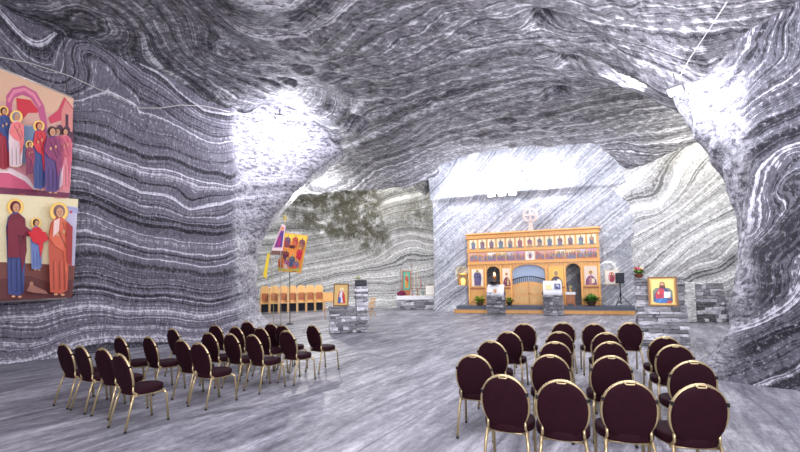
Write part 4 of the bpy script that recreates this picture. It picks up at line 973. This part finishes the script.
m.add([a, b2, c3, d3]+[v+Vector((0, .06, 0)) for v in (a, b2, c3, d3)], [(0, 1, 2, 3), (7, 6, 5, 4), (0, 4, 5, 1), (1, 5, 6, 2), (2, 6, 7, 3), (3, 7, 4, 0)], rgb(120, 85, 75)); m.build('lower_bar', M['paint'], e)
e = empty('yellow_pennant', (bp.x, bp.y, 0)+Vector((0, .5, 0)) if False else Vector((bp.x-.42, bp.y+.35, 0)), 0, 'narrow yellow pennant on a pole beside the left pillar', 'banner')
o0 = Vector(e.location)
def ym(px, py): return onplane(px, py, o0, NB)-o0
m = MB(); m.lathe([(.14, 0), (.13, .03), (.02, .06)], rgb(90, 85, 80), 12); t_ = ym(271, 251); m.tube([(0, 0, .04), (0, 0, 1.2), t_], .012, rgb(185, 170, 120)); m.build('pole', M['metal'], e)
m = MB(); q4 = [ym(267.5, 253), ym(270, 253.5), ym(266.3, 279), ym(263, 276)]; m.add(q4+[v+Vector((0, .012, 0)) for v in q4], [(0, 1, 2, 3), (7, 6, 5, 4), (0, 4, 5, 1), (1, 5, 6, 2), (2, 6, 7, 3), (3, 7, 4, 0)], rgb(240, 210, 60)); m.build('cloth', M['cloth'], e)
e = empty('icon_banner', Vector((bp.x+.15, bp.y+.6, 0)), 0, 'broad orange banner printed with many saints, slanting beside the left pillar', 'banner')
o1 = Vector(e.location)
def om(px, py): return onplane(px, py, o1, NB)-o1
q4 = [om(284, 232.5), om(308, 235.5), om(301, 273), om(278, 271)]
m = MB(); m.add([v+NB*-.01 for v in q4]+[v+NB*-.07 for v in q4], [(0, 1, 2, 3), (7, 6, 5, 4), (0, 4, 5, 1), (1, 5, 6, 2), (2, 6, 7, 3), (3, 7, 4, 0)], rgb(70, 45, 35)); m.build('backing', M['wood_dark'], e)
def bil(u, v):
    return (q4[3]*(1-u)+q4[2]*u)*(1-v)+(q4[0]*(1-u)+q4[1]*u)*v
cv = Canvas(bil, .002, NB); cv.rect(0, 0, 1, 1, rgb(232, 178, 70)); cv.rect(.04, .03, .96, .97, rgb(236, 150, 70)); cv.rect(.04, .8, .96, .97, rgb(246, 205, 80))
for (u, v, c1_, c2_) in ((.2, .95, rgb(150, 70, 80), rgb(110, 80, 110)), (.52, .97, rgb(205, 110, 70), rgb(190, 80, 70)), (.82, .93, rgb(170, 110, 80), rgb(130, 80, 90)), (.25, .58, rgb(90, 50, 75), rgb(120, 45, 60)), (.8, .66, rgb(195, 45, 60), rgb(205, 40, 70)), (.55, .46, rgb(75, 90, 120), rgb(80, 95, 110)), (.35, .36, rgb(210, 175, 150), rgb(160, 90, 120)), (.12, .4, rgb(180, 90, 60), rgb(210, 120, 60)), (.76, .34, rgb(215, 80, 60), rgb(120, 100, 130))):
    cv.fig(u, v, v-.33, .26, c1_, c2_, halo=rgb(250, 205, 110))
cv.rect(.38, .6, .6, .68, rgb(90, 40, 40)); cv.poly([(.04, .03), (.96, .03), (.96, .12), (.5, .06), (.04, .1)], rgb(170, 165, 80)); cv.build('printed_cloth', M['cloth'], e)
m = MB(); mid = (q4[2]+q4[3])/2-NB*.04; m.tube([(mid.x, mid.y, 0), (mid.x, mid.y, 1.2), mid+Vector((0, 0, .1))], .018, rgb(70, 65, 60)); m.lathe([(.16, 0), (.15, .03), (.03, .06)], rgb(70, 65, 60), 12, (mid.x, mid.y, 0)); m.build('pole', M['metal'], e)

# ------------------------------------------------------------------ cables and floodlights
m = MB(); m.tube([at(-6, 56, 9.0), at(30, 63, 9.6), at(70, 76, 10.4), at(105, 92, 11.1), at(140, 108, 11.7), at(160, 108, 12.1), at(180, 105, 12.5), at(205, 106, 13.2), at(230, 112, 13.8)], .012, rgb(190, 185, 180), 6)
tag(m.build('cable', M['paint'], None), 'thin pale cable sagging across the dark left wall', 'cable')
m = MB(); m.tube([at(727, 2, 6.0), at(712, 25, 6.3), at(690, 58, 6.9), at(676, 84, 7.5)], .006, rgb(205, 205, 210), 6)
tag(m.build('cable', M['paint'], None), 'thin pale cable hanging from the ceiling to the right floodlight', 'cable')
def flood(loc, look, label, g=1.0):
    rot = (Vector(look)-Vector(loc)).to_track_quat('-Y', 'Z').to_euler()
    e = empty('floodlight', loc, 0, label, 'floodlight'); e.rotation_euler = rot
    m = MB(); m.box(-.13*g, .13*g, -.03, .07, -.09*g, .09*g, rgb(150, 150, 155)); m.build('housing', M['metal'], e, .02)
    m = MB(); m.box(-.11*g, .11*g, -.04, -.031, -.07*g, .07*g, (1, 1, 1)); m.build('lens', M['glow'], e)
    m = MB(); m.tube([(0, .08, 0), (0, .2, .25)], .015, rgb(110, 110, 115)); m.build('bracket', M['metal'], e)
flood(at(676, 90, 7.5), (4, 6.5, 3), 'bright floodlight up on the right pillar under the ceiling')
flood(at(280, 118, 15.4), (-1, 9, 3), 'bright floodlight under the ceiling at the left pillar', 1.2)
for k, dx in enumerate((-.55, 0, .55)):
    flood(P(-1.3+dx, -.35, 6.3), (3+2*dx, 10, 3), 'warm floodlight %s of the three above the altar screen' % ('leftmost', 'in the middle', 'rightmost')[k], 1.7)
